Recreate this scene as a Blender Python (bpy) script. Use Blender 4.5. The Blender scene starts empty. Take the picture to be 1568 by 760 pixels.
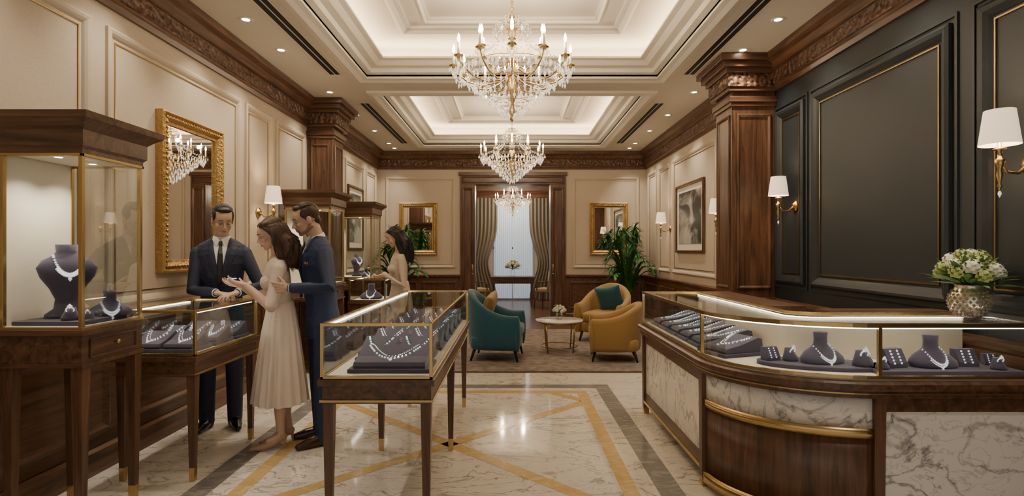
import bpy, math, random
from mathutils import Vector, Matrix
from mathutils.bvhtree import BVHTree
random.seed(7)
V=Vector
pi=math.pi
W=2.77; BY=11.45; CZ=3.49; EYE=1.47
# ------------------------------------------------------------------ materials
def newmat(name):
    m=bpy.data.materials.new(name); m.use_nodes=True
    nt=m.node_tree; p=nt.nodes.get('Principled BSDF'); return m,nt,p
def N(nt,t,**k):
    n=nt.nodes.new(t)
    for a,b in k.items():
        if a.startswith('i_'):
            n.inputs[a[2:].replace('_',' ')].default_value=b
        else: setattr(n,a,b)
    return n
def L(nt,a,b): nt.links.new(a,b)
def c4(c): return (c[0],c[1],c[2],1)
def simple(name,col,rough=.5,metal=0,emis=None,es=0,bump=0,bscale=60,sheen=0,var=0,spec=None):
    m,nt,p=newmat(name)
    p.inputs['Base Color'].default_value=c4(col); p.inputs['Roughness'].default_value=rough
    p.inputs['Metallic'].default_value=metal
    if spec is not None: p.inputs['Specular IOR Level'].default_value=spec
    if sheen: p.inputs['Sheen Weight'].default_value=sheen
    if emis: p.inputs['Emission Color'].default_value=c4(emis); p.inputs['Emission Strength'].default_value=es
    tc=N(nt,'ShaderNodeTexCoord')
    nz=N(nt,'ShaderNodeTexNoise',i_Scale=bscale,i_Detail=3.0); L(nt,tc.outputs['Object'],nz.inputs['Vector'])
    if bump:
        b=N(nt,'ShaderNodeBump',i_Strength=bump,i_Distance=.01); L(nt,nz.outputs['Fac'],b.inputs['Height']); L(nt,b.outputs['Normal'],p.inputs['Normal'])
    if var:
        r=N(nt,'ShaderNodeValToRGB'); r.color_ramp.elements[0].position=.3; r.color_ramp.elements[1].position=.7
        r.color_ramp.elements[0].color=c4([x*(1-var) for x in col]); r.color_ramp.elements[1].color=c4([min(1,x*(1+var)) for x in col])
        L(nt,nz.outputs['Fac'],r.inputs['Fac']); L(nt,r.outputs['Color'],p.inputs['Base Color'])
    return m
def wood(name,axis,dark=(.045,.021,.011),light=(.185,.090,.048),rough=.34,carve=False):
    m,nt,p=newmat(name)
    tc=N(nt,'ShaderNodeTexCoord'); mp=N(nt,'ShaderNodeMapping')
    sc=[14,14,14]; sc[axis]=1.1; mp.inputs['Scale'].default_value=sc
    L(nt,tc.outputs['Object'],mp.inputs['Vector'])
    nz=N(nt,'ShaderNodeTexNoise',i_Scale=1.6,i_Detail=7.0,i_Roughness=.62,i_Distortion=.8); L(nt,mp.outputs['Vector'],nz.inputs['Vector'])
    r=N(nt,'ShaderNodeValToRGB'); r.color_ramp.elements[0].position=.32; r.color_ramp.elements[1].position=.72
    r.color_ramp.elements[0].color=c4(dark); r.color_ramp.elements[1].color=c4(light)
    L(nt,nz.outputs['Fac'],r.inputs['Fac']); L(nt,r.outputs['Color'],p.inputs['Base Color'])
    p.inputs['Roughness'].default_value=rough
    if carve:
        w=N(nt,'ShaderNodeTexVoronoi',i_Scale=22.0); w.feature='SMOOTH_F1'
        L(nt,tc.outputs['Object'],w.inputs['Vector'])
        b=N(nt,'ShaderNodeBump',i_Strength=1.0,i_Distance=.04); L(nt,w.outputs['Distance'],b.inputs['Height']); L(nt,b.outputs['Normal'],p.inputs['Normal'])
    return m
def marble(name,base,vein,scale=1.3,rough=.1,w=.035,amt=1.0,fine=.3):
    m,nt,p=newmat(name)
    tc=N(nt,'ShaderNodeTexCoord'); mp=N(nt,'ShaderNodeMapping'); mp.inputs['Rotation'].default_value=(.3,.5,.7); mp.inputs['Scale'].default_value=(1,2.2,1.4)
    L(nt,tc.outputs['Object'],mp.inputs['Vector'])
    def layer(sc,wd,det,dist):
        nz=N(nt,'ShaderNodeTexNoise',i_Scale=sc,i_Detail=det,i_Distortion=dist,i_Roughness=.55); L(nt,mp.outputs['Vector'],nz.inputs['Vector'])
        s=N(nt,'ShaderNodeMath',operation='SUBTRACT'); s.inputs[1].default_value=.5; L(nt,nz.outputs['Fac'],s.inputs[0])
        a=N(nt,'ShaderNodeMath',operation='ABSOLUTE'); L(nt,s.outputs[0],a.inputs[0])
        mr=N(nt,'ShaderNodeMapRange'); mr.inputs['From Max'].default_value=wd; mr.inputs['To Min'].default_value=amt; mr.inputs['To Max'].default_value=0; L(nt,a.outputs[0],mr.inputs['Value'])
        return mr.outputs[0]
    l1=layer(scale,w,6,1.2); l2=layer(scale*2.6,w*.5,4,.8)
    nb=N(nt,'ShaderNodeTexNoise',i_Scale=scale*1.5,i_Detail=2.0); L(nt,tc.outputs['Object'],nb.inputs['Vector'])
    mul=N(nt,'ShaderNodeMath',operation='MULTIPLY'); L(nt,l1,mul.inputs[0]); L(nt,nb.outputs['Fac'],mul.inputs[1])
    mul2=N(nt,'ShaderNodeMath',operation='MULTIPLY'); L(nt,l2,mul2.inputs[0]); mul2.inputs[1].default_value=fine
    ad=N(nt,'ShaderNodeMath',operation='ADD',use_clamp=True); L(nt,mul.outputs[0],ad.inputs[0]); L(nt,mul2.outputs[0],ad.inputs[1])
    mx=N(nt,'ShaderNodeMix',data_type='RGBA'); mx.inputs[6].default_value=c4(base); mx.inputs[7].default_value=c4(vein)
    L(nt,ad.outputs[0],mx.inputs[0]); L(nt,mx.outputs[2],p.inputs['Base Color']); p.inputs['Roughness'].default_value=rough
    return m
def glassmat(name,fac=.45,tint=(.97,.985,.98)):
    m,nt,p=newmat(name); nt.nodes.remove(p); out=nt.nodes['Material Output']
    t=N(nt,'ShaderNodeBsdfTransparent'); t.inputs[0].default_value=c4(tint)
    g=N(nt,'ShaderNodeBsdfGlossy'); g.inputs['Roughness'].default_value=.02
    f=N(nt,'ShaderNodeFresnel'); f.inputs[0].default_value=1.35
    mx=N(nt,'ShaderNodeMixShader')
    mn=N(nt,'ShaderNodeMath',operation='MULTIPLY'); mn.inputs[1].default_value=fac; L(nt,f.outputs[0],mn.inputs[0])
    L(nt,mn.outputs[0],mx.inputs[0]); L(nt,t.outputs[0],mx.inputs[1]); L(nt,g.outputs[0],mx.inputs[2]); L(nt,mx.outputs[0],out.inputs[0])
    return m
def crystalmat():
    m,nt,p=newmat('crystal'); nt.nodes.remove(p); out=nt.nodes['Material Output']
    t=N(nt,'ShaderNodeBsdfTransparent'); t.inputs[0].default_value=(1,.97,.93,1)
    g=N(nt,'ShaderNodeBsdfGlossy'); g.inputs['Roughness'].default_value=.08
    e=N(nt,'ShaderNodeEmission'); e.inputs[0].default_value=(1,.86,.66,1); e.inputs[1].default_value=.45  # warm glow mixed into the crystal as painted sparkle
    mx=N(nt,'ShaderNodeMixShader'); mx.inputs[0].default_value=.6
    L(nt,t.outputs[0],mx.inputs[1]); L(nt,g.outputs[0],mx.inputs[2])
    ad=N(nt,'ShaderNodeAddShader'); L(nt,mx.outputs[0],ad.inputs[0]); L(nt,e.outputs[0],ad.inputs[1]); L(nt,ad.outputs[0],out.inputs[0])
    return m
def emit(name,col,s):
    m,nt,p=newmat(name); p.inputs['Base Color'].default_value=c4(col); p.inputs['Emission Color'].default_value=c4(col); p.inputs['Emission Strength'].default_value=s
    return m
woodZ=wood('walnut_vertical',2); woodX=wood('walnut_x',0); woodY=wood('walnut_y',1)
woodC=wood('walnut_carved',1,carve=True,rough=.4)
wallM=simple('wall_linen',(.52,.44,.345),.8,bump=.25,bscale=140,var=.04)
wallMold=simple('wall_moulding',(.53,.45,.355),.6)
ceilM=simple('ceiling_plaster',(.70,.65,.56),.75)
ceilT=simple('ceiling_trim',(.76,.71,.62),.6)
darkM=simple('charcoal_wall',(.019,.025,.030),.5,bump=.06,bscale=200)
darkMold=simple('charcoal_moulding',(.023,.029,.034),.42)
gold=simple('brass',(.56,.40,.18),.26,1)
goldFrame=simple('gilt_frame',(.50,.33,.13),.38,1,bump=1.0,bscale=45)
brassD=simple('aged_brass',(.42,.30,.14),.3,1)
mfloor=marble('floor_marble',(.78,.735,.66),(.25,.20,.155),1.7,.07,.020,1.3,.45)
mgrey=marble('grey_marble',(.23,.22,.21),(.50,.48,.45),2.2,.12)
mgold=marble('gold_marble',(.62,.43,.18),(.78,.66,.44),3,.12)
mwhite=marble('white_marble',(.84,.80,.75),(.20,.18,.17),2.0,.14,.032,1.3)
velvet=simple('plum_velvet',(.058,.047,.088),.85,sheen=.3,bump=.05)
cream=simple('cream_panel',(.74,.67,.56),.7,bump=.1,bscale=150)
glass=glassmat('glass_clear')
gem=simple('diamonds',(.94,.96,1.0),.08,1,emis=(1,1,1),es=.5)  # white emission added as painted sparkle, keeps small stones visible
gemG=simple('emerald_stone',(.03,.25,.15),.05,.3)
led=emit('led_strip',(1,.88,.70),18)
ledDeck=simple('lit_deck',(.82,.75,.64),.6)
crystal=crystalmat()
bulbM=emit('candle_bulb',(1,.78,.50),22)
candleM=simple('candle_sleeve',(.85,.76,.6),.5,emis=(1,.7,.4),es=.3)
shadeM=simple('lampshade_linen',(.85,.75,.58),.8,emis=(1,.78,.52),es=.9)
mirrorM=simple('mirror_glass',(.85,.85,.84),.01,1)
blackM=simple('black_slot',(.006,.006,.006),.7)
carpetM=simple('carpet_wool',(.24,.195,.165),.95,bump=.5,bscale=9,var=.35)
woodFloor=wood('parquet',0,(.10,.05,.026),(.22,.12,.065),.25)
tealM=simple('teal_velvet',(.004,.085,.125),.7,sheen=.4,bump=.1,bscale=25)
mustM=simple('mustard_velvet',(.34,.20,.055),.7,sheen=.3,bump=.1,bscale=25)
legM=simple('dark_leg',(.02,.01,.006),.35)
leafM=simple('palm_leaf',(.040,.17,.032),.45,var=.4,bscale=8)
leafM2=simple('bouquet_leaf',(.10,.20,.06),.5,var=.4,bscale=20)
whiteFl=simple('white_petal',(.80,.79,.66),.6)
greenFl=simple('green_hydrangea',(.38,.45,.16),.6,var=.3,bscale=60)
potM=simple('planter',(.05,.045,.04),.4)
soilM=simple('soil',(.02,.012,.008),.9)
drapeM=simple('drape_cloth',(.20,.17,.125),.8,sheen=.2)
sheerM=emit('sheer_daylight',(.58,.72,.88),.6)
silverV=simple('vase_metal',(.62,.55,.45),.25,.9)
dl=emit('downlight_lens',(1,.90,.75),25)
coveM=emit('cove_led',(1,.80,.56),32)
LC=(1,.85,.67)
# ------------------------------------------------------------------ builder
class B:
    def __init__(s,name): s.n=name; s.v=[]; s.f=[]; s.m=[]; s.s=[]; s.mats=[]; s.M=Matrix()
    def mi(s,m):
        if m not in s.mats: s.mats.append(m)
        return s.mats.index(m)
    def add(s,vs,fs,mat,sm=False):
        o=len(s.v); s.v+= [s.M@V(p) for p in vs]; i=s.mi(mat)
        for f in fs: s.f.append([a+o for a in f]); s.m.append(i); s.s.append(sm)
    def box2(s,lo,hi,mat):
        x0,y0,z0=lo;x1,y1,z1=hi
        s.add([(x0,y0,z0),(x1,y0,z0),(x1,y1,z0),(x0,y1,z0),(x0,y0,z1),(x1,y0,z1),(x1,y1,z1),(x0,y1,z1)],
              [(0,3,2,1),(4,5,6,7),(0,1,5,4),(1,2,6,5),(2,3,7,6),(3,0,4,7)],mat)
    def box(s,c,sz,mat): s.box2([c[i]-sz[i]/2 for i in range(3)],[c[i]+sz[i]/2 for i in range(3)],mat)
    def frus(s,c0,w0,c1,w1,mat):
        vs=[]
        for c,w in ((c0,w0),(c1,w1)):
            if not isinstance(w,(tuple,list)): w=(w,w)
            for a,b in ((-1,-1),(1,-1),(1,1),(-1,1)): vs.append((c[0]+a*w[0]/2,c[1]+b*w[1]/2,c[2]))
        s.add(vs,[(0,3,2,1),(4,5,6,7),(0,1,5,4),(1,2,6,5),(2,3,7,6),(3,0,4,7)],mat)
    def loft(s,rings,mat,sm=True,cap=True,closed=True):
        n=len(rings[0]); vs=[p for r in rings for p in r]; fs=[]
        for i in range(len(rings)-1):
            for j in range(n if closed else n-1):
                k=(j+1)%n; fs.append((i*n+j,i*n+k,(i+1)*n+k,(i+1)*n+j))
        if cap and closed: fs.append(tuple(range(n))[::-1]); fs.append(tuple((len(rings)-1)*n+j for j in range(n)))
        s.add(vs,fs,mat,sm)
    def eloft(s,secs,mat,seg=24,sm=True,cap=True):
        s.loft([[(cx+rx*math.cos(2*pi*j/seg),cy+ry*math.sin(2*pi*j/seg),z) for j in range(seg)] for cx,cy,z,rx,ry in secs],mat,sm,cap)
    def lathe(s,prof,mat,seg=20,c=(0,0,0),cap=True):
        s.loft([[(c[0]+r*math.cos(2*pi*j/seg),c[1]+r*math.sin(2*pi*j/seg),c[2]+z) for j in range(seg)] for r,z in prof],mat,True,cap)
    def tube(s,pts,r,mat,seg=8,round_=False):
        pts=[V(p) for p in pts]
        if not isinstance(r,(list,tuple)): r=[r]*len(pts)
        r=list(r)
        if round_:
            a=(pts[0]-pts[1]).normalized(); b=(pts[-1]-pts[-2]).normalized()
            P0=[];R0=[];P1=[];R1=[]
            for k in (80,55,28): P0.append(pts[0]+a*r[0]*math.sin(math.radians(k))); R0.append(r[0]*math.cos(math.radians(k)))
            for k in (28,55,80): P1.append(pts[-1]+b*r[-1]*math.sin(math.radians(k))); R1.append(r[-1]*math.cos(math.radians(k)))
            pts=P0+pts+P1; r=R0+r+R1
        rings=[]; up=None
        for i,p in enumerate(pts):
            t=(pts[min(i+1,len(pts)-1)]-pts[max(i-1,0)]).normalized()
            if up is None:
                up=t.cross(V((0,0,1)) if abs(t.z)<.9 else V((1,0,0))).normalized()
            else:
                up=(up-t*up.dot(t)); up=up.normalized() if up.length>1e-6 else t.orthogonal().normalized()
            w=t.cross(up)
            rings.append([p+up*(r[i]*math.cos(2*pi*j/seg))+w*(r[i]*math.sin(2*pi*j/seg)) for j in range(seg)])
        s.loft(rings,mat,True,True)
    def cap(s,p0,p1,r0,r1,mat,seg=12): s.tube([p0,p1],[r0,r1],mat,seg,True)
    def ell(s,c,r,mat,seg=16,rg=10):
        if not isinstance(r,(tuple,list)): r=(r,r,r)
        rings=[]
        for i in range(rg+1):
            a=-pi/2+pi*(i if 0<i<rg else (.08 if i==0 else rg-.08))/rg
            rings.append([(c[0]+r[0]*math.cos(a)*math.cos(2*pi*j/seg),c[1]+r[1]*math.cos(a)*math.sin(2*pi*j/seg),c[2]+r[2]*math.sin(a)) for j in range(seg)])
        s.loft(rings,mat,True,True)
    def sell(s,c,r,e,mat,seg=28,rg=14):
        def pw(x,k): return math.copysign(abs(x)**k,x)
        rings=[]
        for i in range(rg+1):
            a=-pi/2+pi*(i if 0<i<rg else (.15 if i==0 else rg-.15))/rg
            rings.append([(c[0]+r[0]*pw(math.cos(a),e)*pw(math.cos(2*pi*j/seg),e),c[1]+r[1]*pw(math.cos(a),e)*pw(math.sin(2*pi*j/seg),e),c[2]+r[2]*pw(math.sin(a),e)) for j in range(seg)])
        s.loft(rings,mat,True,True)
    def octa(s,c,r,mat,h=None):
        h=h or r; x,y,z=c
        s.add([(x+r,y,z),(x,y+r,z),(x-r,y,z),(x,y-r,z),(x,y,z+h),(x,y,z-h)],[(0,1,4),(1,2,4),(2,3,4),(3,0,4),(1,0,5),(2,1,5),(3,2,5),(0,3,5)],mat)
    def frame(s,o,u,v,n,u0,u1,v0,v1,prof,mat):
        rings=[]
        for i,h in prof:
            rings.append([o+u*a+v*b+n*(h+.0008) for a,b in ((u0+i,v0+i),(u1-i,v0+i),(u1-i,v1-i),(u0+i,v1-i))])
        s.loft(rings,mat,False,False)
    def sweep(s,path,prof,mat,side=1,sm=False):
        P=[V((a,b)) for a,b in path]; n=len(P); nr=[]
        for i in range(n):
            ns=[]
            if i>0: d=(P[i]-P[i-1]).normalized(); ns.append(V((d.y,-d.x)))
            if i<n-1: d=(P[i+1]-P[i]).normalized(); ns.append(V((d.y,-d.x)))
            q=sum(ns,V((0,0))).normalized(); nr.append(q/max(.3,q.dot(ns[0])))
        rings=[[(P[i].x+nr[i].x*o*side,P[i].y+nr[i].y*o*side,z) for o,z in prof] for i in range(n)]
        s.loft(rings,mat,sm,True)
    def mesh(s):
        me=bpy.data.meshes.new(s.n); me.from_pydata([tuple(p) for p in s.v],[],s.f)
        for m in s.mats: me.materials.append(m)
        me.polygons.foreach_set('material_index',s.m); me.polygons.foreach_set('use_smooth',s.s); me.update(); return me
    def done(s,parent=None,bevel=0,center=True,loc=None,rot=0):
        if center and loc is None and not parent:
            xs=[p.x for p in s.v]; ys=[p.y for p in s.v]; zs=[p.z for p in s.v]
            c=V(((min(xs)+max(xs))/2,(min(ys)+max(ys))/2,min(zs))); s.v=[p-c for p in s.v]
        else: c=V((0,0,0))
        ob=bpy.data.objects.new(s.n,s.mesh()); bpy.context.collection.objects.link(ob); ob.location=loc or c; ob.rotation_euler=(0,0,rot)
        if parent: ob.parent=parent
        if bevel:
            b=ob.modifiers.new('bevel','BEVEL'); b.width=bevel; b.segments=2; b.limit_method='ANGLE'; b.angle_limit=math.radians(50)
        return ob
def light(kind,name,loc,energy,col=LC,parent=None,radius=.04,spot=70,blend=.6,rot=(0,0,0)):
    l=bpy.data.lights.new(name,kind); l.energy=energy; l.color=col; l.shadow_soft_size=radius
    if kind=='SPOT': l.spot_size=math.radians(spot); l.spot_blend=blend
    o=bpy.data.objects.new(name,l); bpy.context.collection.objects.link(o); o.location=loc; o.rotation_euler=rot
    if parent: o.parent=parent; o.location=V(loc)-parent.location
    return o
X,Y,Z=V((1,0,0)),V((0,1,0)),V((0,0,1))
WL=(V((-W,0,0)),Y,Z,X); WR=(V((W,0,0)),Y,Z,-X); WB=(V((0,BY,0)),X,Z,-Y)
Y0=-1.6
# ------------------------------------------------------------------ room shell
b=B('wall_left'); b.box2((-W-.15,Y0,0),(-W,BY,CZ+.5),wallM); b.done()
b=B('wall_right'); b.box2((W,6.0,0),(W+.15,BY,CZ+.5),wallM); b.box2((W,Y0,0),(W+.15,6.0,CZ+.5),darkM); b.done()
b=B('wall_back'); b.box2((-W-.15,BY,0),(-.80,BY+.3,CZ+.5),wallM); b.box2((.83,BY,0),(W+.15,BY+.3,CZ+.5),wallM); b.box2((-.80,BY,2.85),(.83,BY+.3,CZ+.5),wallM); b.done()
b=B('floor'); b.box2((-W-.15,Y0,-.1),(W+.15,6.62,0),mfloor); b.box2((-W-.15,6.62,-.1),(W+.15,16.8,0),woodFloor); b.done()
b=B('trim_floor_inlay')
fx0,fx1,fy1=-1.98,1.04,6.05; zt=.0015
def fl(x0,x1,y0,y1,m,z=zt): b.box2((x0,y0,0),(x1,y1,z),m)
fl(fx0,fx0+.15,0,fy1,mgrey); fl(fx1-.15,fx1,0,fy1,mgrey); fl(fx0,fx1,fy1-.15,fy1,mgrey,.0016)
gx0,gx1,gy1=fx0+.27,fx1-.27,fy1-.26
fl(gx0,gx0+.10,0,gy1,mgold); fl(gx1-.10,gx1,0,gy1,mgold); fl(gx0,gx1,gy1-.10,gy1,mgold,.0016)
cx=(gx0+gx1)/2; hw=(gx1-gx0)/2-.05
def diag(xa,ya,xb,yb,w=.10,m=mgold,z=.0013):
    d=V((xb-xa,yb-ya,0)).normalized(); n=V((-d.y,d.x,0))*w/2; a=V((xa,ya,0)); c=V((xb,yb,0)); up=V((0,0,z))
    b.add([a-n+up,c-n+up,c+n+up,a+n+up],[(0,1,2,3)],m)
for k in (-1,0,1):
    yc=4.2+k*2*hw
    t=min(yc+hw,gy1-.05)-yc
    if t>0: diag(cx,yc,cx+t,yc+t); diag(cx,yc,cx-t,yc+t)
    if yc-hw<gy1:
        if yc>gy1:
            d2=yc-gy1+.05; diag(cx-d2,gy1-.05,cx-hw,yc-hw); diag(cx+d2,gy1-.05,cx+hw,yc-hw)
        else: diag(cx,yc,cx+hw,yc-hw); diag(cx,yc,cx-hw,yc-hw)
b.done()
b=B('rug'); b.box2((-1.55,6.68,0),(2.3,10.2,.014),carpetM); b.box2((-1.47,6.76,.014),(2.22,10.12,.018),carpetM); b.done(bevel=.004)
def tray(b,y0,y1):
    x=1.69; o=.08
    prof=[(-.16,CZ),(-.16,CZ-.03),(-.10,CZ-.045),(-.05,CZ-.03),(0,CZ-.025),(.0,CZ+.02),(.06,CZ+.03),(.08,CZ+.07),(.15,CZ+.08),(.20,CZ+.12),(.25,CZ+.13),(.25,CZ+.15),(0,CZ+.15)]
    b.frame(V((0,0,0)),X,Y,Z,-x,x,y0,y1,prof,ceilT)
    b.frame(V((0,0,0)),X,Y,Z,-x,x,y0,y1,[(0,CZ+.15),(-o,CZ+.15),(-o,CZ+.34),],ceilM)
    b.box2((-x-o,y0-o,CZ+.34),(x+o,y1+o,CZ+.40),ceilM)
    for ins,wd in ((.50,.12),(.80,.05)):
        b.frame(V((0,0,0)),X,Y,Z,-x+ins,x-ins,y0+ins,y1-ins,[(0,CZ+.34),(0,CZ+.30),(wd*.3,CZ+.285),(wd*.6,CZ+.31),(wd,CZ+.315),(wd,CZ+.34)],ceilT)
b=B('ceiling')
x=1.69; t1=(3.05,6.46); t2=(7.2,10.64)
for lo,hi in (((-W-.15,Y0),(-x,BY)),((x,Y0),(W+.15,BY)),((-x,Y0),(x,t1[0])),((-x,t1[1]),(x,t2[0])),((-x,t2[1]),(x,BY))):
    b.box2((lo[0],lo[1],CZ),(hi[0],hi[1],CZ+.03),ceilM)
tray(b,*t1); tray(b,*t2); b.done()
for t in (t1,t2):
    b=B('cove_led_strip'); zz=CZ+.155
    for q in (-1,1): b.box2((q*1.62-.02,t[0]+.05,zz),(q*1.62+.02,t[1]-.05,zz+.015),coveM)
    for yy in (t[0]+.07,t[1]-.07): b.box2((-1.6,yy-.02,zz),(1.6,yy+.02,zz+.015),coveM)
    b.done()
b=B('ceiling_slot_diffuser')
for q in (-1,1):
    for ya,yb in ((3.0,6.4),(7.6,10.5)):
        b.box2((q*2.03-.075,ya,CZ-.004),(q*2.03+.075,yb,CZ),ceilT)
        for o in (-.032,.032): b.box2((q*2.03+o-.024,ya+.03,CZ-.007),(q*2.03+o+.024,yb-.03,CZ-.003),blackM)
b.done()
for q in (-1,1):
    for yy in (1.5,2.6,3.75,4.86,5.6,7.1,8.3,9.4,10.5,11.0):
        b=B('recessed_downlight'); c=(q*2.33,yy,CZ)
        b.lathe([(.030,-.002),(.055,-.008),(.06,-.004),(.06,0)],ceilT,24,c,cap=False)
        b.lathe([(.001,-.003),(.034,-.003)],dl,20,c,cap=False)
        o=b.done()
        light('SPOT','lamp',(q*2.33,yy,CZ-.012),64,(1,.86,.68),o,.03,95,.8,(0,math.radians(-6*q),0))
crown=[(0,3.13),(.025,3.13),(.035,3.17),(.05,3.18),(.05,3.33),(.08,3.345),(.11,3.40),(.155,3.43),(.165,3.489),(0,3.489)]
b=B('trim_crown'); P=[(-W,Y0),(-W,BY),(W,BY),(W,Y0)]
b.sweep(P,crown,woodY); b.sweep(P,[(.049,3.195),(.062,3.2),(.062,3.315),(.049,3.32)],woodC); b.done()
wains=[(0,0),(.055,0),(.055,.15),(.04,.17),(.03,.17),(.03,.89),(.045,.905),(.06,.93),(.06,.955),(0,.965)]
b=B('trim_wainscot'); b.sweep([(-W,Y0),(-W,BY),(-1.06,BY)],wains,woodY); b.sweep([(1.1,BY),(W,BY),(W,Y0)],wains,woodY)
wf=[(0,.03),(0,.045),(.02,.05),(.04,.035),(.055,.03)]
yy=Y0+.1
while yy<11.2:
    for w in (WL,WR): b.frame(*w,yy,min(yy+.95,11.35),.26,.82,wf,woodY)
    yy+=1.08
for a,c in ((-2.65,-1.95),(-1.85,-1.15),(1.2,1.9),(2.0,2.65)): b.frame(*WB,a,c,.26,.82,wf,woodX)
b.done()
pm=[(0,0),(0,.02),(.015,.028),(.035,.022),(.05,.012),(.06,0)]
gl=[(.085,0),(.085,.006),(.093,.006),(.093,0)]
b=B('trim_wall_panels')
for a,c in ((-.9,.5),(.65,1.95),(2.1,3.63),(3.78,5.64),(5.75,6.38),(6.5,7.4),(8.05,9.1),(9.2,10.35),(10.5,11.25)):
    b.frame(*WL,a,c,1.08,3.0,pm,wallMold); b.frame(*WL,a,c,1.08,3.0,gl,brassD)
b.done()
b=B('trim_wall_panels')
for a,c in ((6.4,7.4),(7.5,9.55),(9.7,10.45),(10.6,11.25)):
    b.frame(*WR,a,c,1.08,3.0,pm,wallMold); b.frame(*WR,a,c,1.08,3.0,gl,brassD)
b.done()
b=B('trim_wall_panels')
for a,c in ((-2.6,-1.18),(1.25,2.62)):
    b.frame(*WB,a,c,1.10,2.97,pm,wallMold); b.frame(*WB,a,c,1.10,2.97,[(.07,0),(.07,.008),(.08,.008),(.08,0)],wallMold)
b.done()
b=B('trim_dark_panels')
dp=[(0,0),(0,.025),(.02,.038),(.045,.03),(.07,.015),(.085,.0)]
for a,c in ((-.6,1.35),(1.55,3.28),(3.49,5.09),(5.24,5.78)):
    b.frame(*WR,a,c,1.14,2.90,dp,darkMold); b.frame(*WR,a,c,1.14,2.90,[(.10,0),(.10,.009),(.110,.009),(.110,0)],brassD)
    b.frame(*WR,a-.05,c+.05,1.09,2.95,[(0,0),(0,.012),(.02,.012),(.02,0)],darkMold)
b.done()
def column(xa,xb,ya,yb,name,side):
    b=B(name); b.box2((xa,ya,0),(xb,yb,CZ-.002),woodZ)
    def rb(o,z0,z1,m):
        l=xa-(o if side>0 else 0); r=xb+(o if side<0 else 0); b.box2((l,ya-o,z0),(r,yb+o,z1),m)
    rb(.07,0,.2,woodZ); rb(.065,.2,.24,woodX); rb(.065,.90,.97,woodX)
    for z0,z1,o,m in ((2.98,3.02,.02,woodX),(3.02,3.08,.035,woodX),(3.13,3.17,.05,woodX),(3.17,3.31,.065,woodC),(3.31,3.36,.09,woodX),(3.36,3.42,.13,woodX),(3.42,3.487,.17,woodX)): rb(o,z0,z1,m)
    pf=[(0,0),(0,.012),(.015,.018),(.03,.006),(.035,0)]
    b.frame(V((0,ya,0)),X,Z,-Y,xa+.05,xb-.05,1.06,2.9,pf,woodZ)
    xs=xb if side<0 else xa
    b.frame(V((xs,0,0)),Y,Z,X if side<0 else -X,ya+.05,yb-.05,1.06,2.9,pf,woodZ)
    b.done(bevel=.004)
column(-W,-2.42,7.5,7.95,'pilaster',-1)
column(2.31,W,5.83,6.28,'pilaster',1)
b=B('door_1')
for q,xi,xo in ((-1,-.76,-1.06),(1,.79,1.10)):
    a,c=min(xi,xo),max(xi,xo); a2,c2=min(xi,xi+q*.04),max(xi,xi+q*.04)
    b.box2((a,BY-.06,0),(c,BY,2.82),woodZ); b.box2((a2,BY,0),(c2,BY+.32,2.82),woodZ)
    b.box2((a-.01,BY-.085,0),(c+.01,BY-.06,.25),woodZ)
    b.frame(V((0,BY-.06,0)),X,Z,-Y,a+.03,c-.03,.3,2.75,[(0,0),(0,.015),(.02,.022),(.05,.01),(.06,0)],woodZ)
    b.tube([(xi+q*.05,BY-.10,1.0),(xi+q*.05,BY-.10,1.14)],.012,gold)
    b.box((xi+q*.05,BY-.075,1.07),(.035,.02,.2),gold)
b.box2((-1.06,BY-.06,2.82),(1.10,BY,3.0),woodX); b.box2((-.8,BY,2.82),(.83,BY+.32,2.85),woodX); b.box2((-1.09,BY-.09,3.0),(1.13,BY,3.07),woodX)
b.frame(V((0,BY-.06,0)),X,Z,-Y,-1.03,1.07,2.84,2.98,[(0,0),(0,.015),(.02,.022),(.03,0)],woodX)
b.done(bevel=.004)
RB=16.4
b=B('wall_salon'); b.box2((-2.3,BY+.3,0),(-2.2,RB,3.4),wallM); b.box2((2.2,BY+.3,0),(2.3,RB,3.4),wallM)
b.box2((-2.3,RB,0),(-.55,RB+.1,3.4),wallM); b.box2((.62,RB,0),(2.3,RB+.1,3.4),wallM); b.box2((-.55,RB,2.75),(.62,RB+.1,3.4),wallM); b.box2((-.55,RB,0),(.62,RB+.1,.5),wallM); b.done()
b=B('ceiling_salon'); b.box2((-2.3,BY+.3,3.34),(2.3,RB+.1,3.4),ceilM); b.done()
b=B('trim_salon_crown'); b.sweep([(-2.2,BY+.3),(-2.2,RB),(2.2,RB),(2.2,BY+.3)],[(0,3.0),(.04,3.0),(.06,3.1),(.14,3.2),(.16,3.34),(0,3.34)],woodX); b.done()
b=B('window_1'); b.box2((-.55,RB+.05,.5),(.62,RB+.07,2.75),sheerM)
for xx in (-.55,.0,.56): b.box2((xx,RB,.5),(xx+.05,RB+.05,2.75),ceilT)
for zz in (.5,1.5,2.7): b.box2((-.55,RB,zz),(.62,RB+.05,zz+.05),ceilT)
b.done()
def drape(name,x0,x1,y,z0,z1,amp,n,mat,tie=False):
    b=B(name); rings=[]
    for i in range(25):
        f=i/24; z=z0+(z1-z0)*f; r=[]
        k=1
        if tie: k=1-.3*math.exp(-((f-.36)/.2)**2)
        for j in range(n*6+1):
            t=j/(n*6); w=(x1-x0)*k
            xx=(x0+w*t) if x0<0 else (x1-w*(1-t))
            r.append((xx,y+amp*math.sin(t*n*2*pi),z))
        rings.append(r)
    b.loft(rings,mat,True,False,False); return b.done()
drape('curtain_drape',-1.3,-.42,RB-.25,0.02,2.98,.05,8,drapeM,True); drape('curtain_drape',.5,1.35,RB-.25,0.02,2.98,.05,8,drapeM,True)
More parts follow.
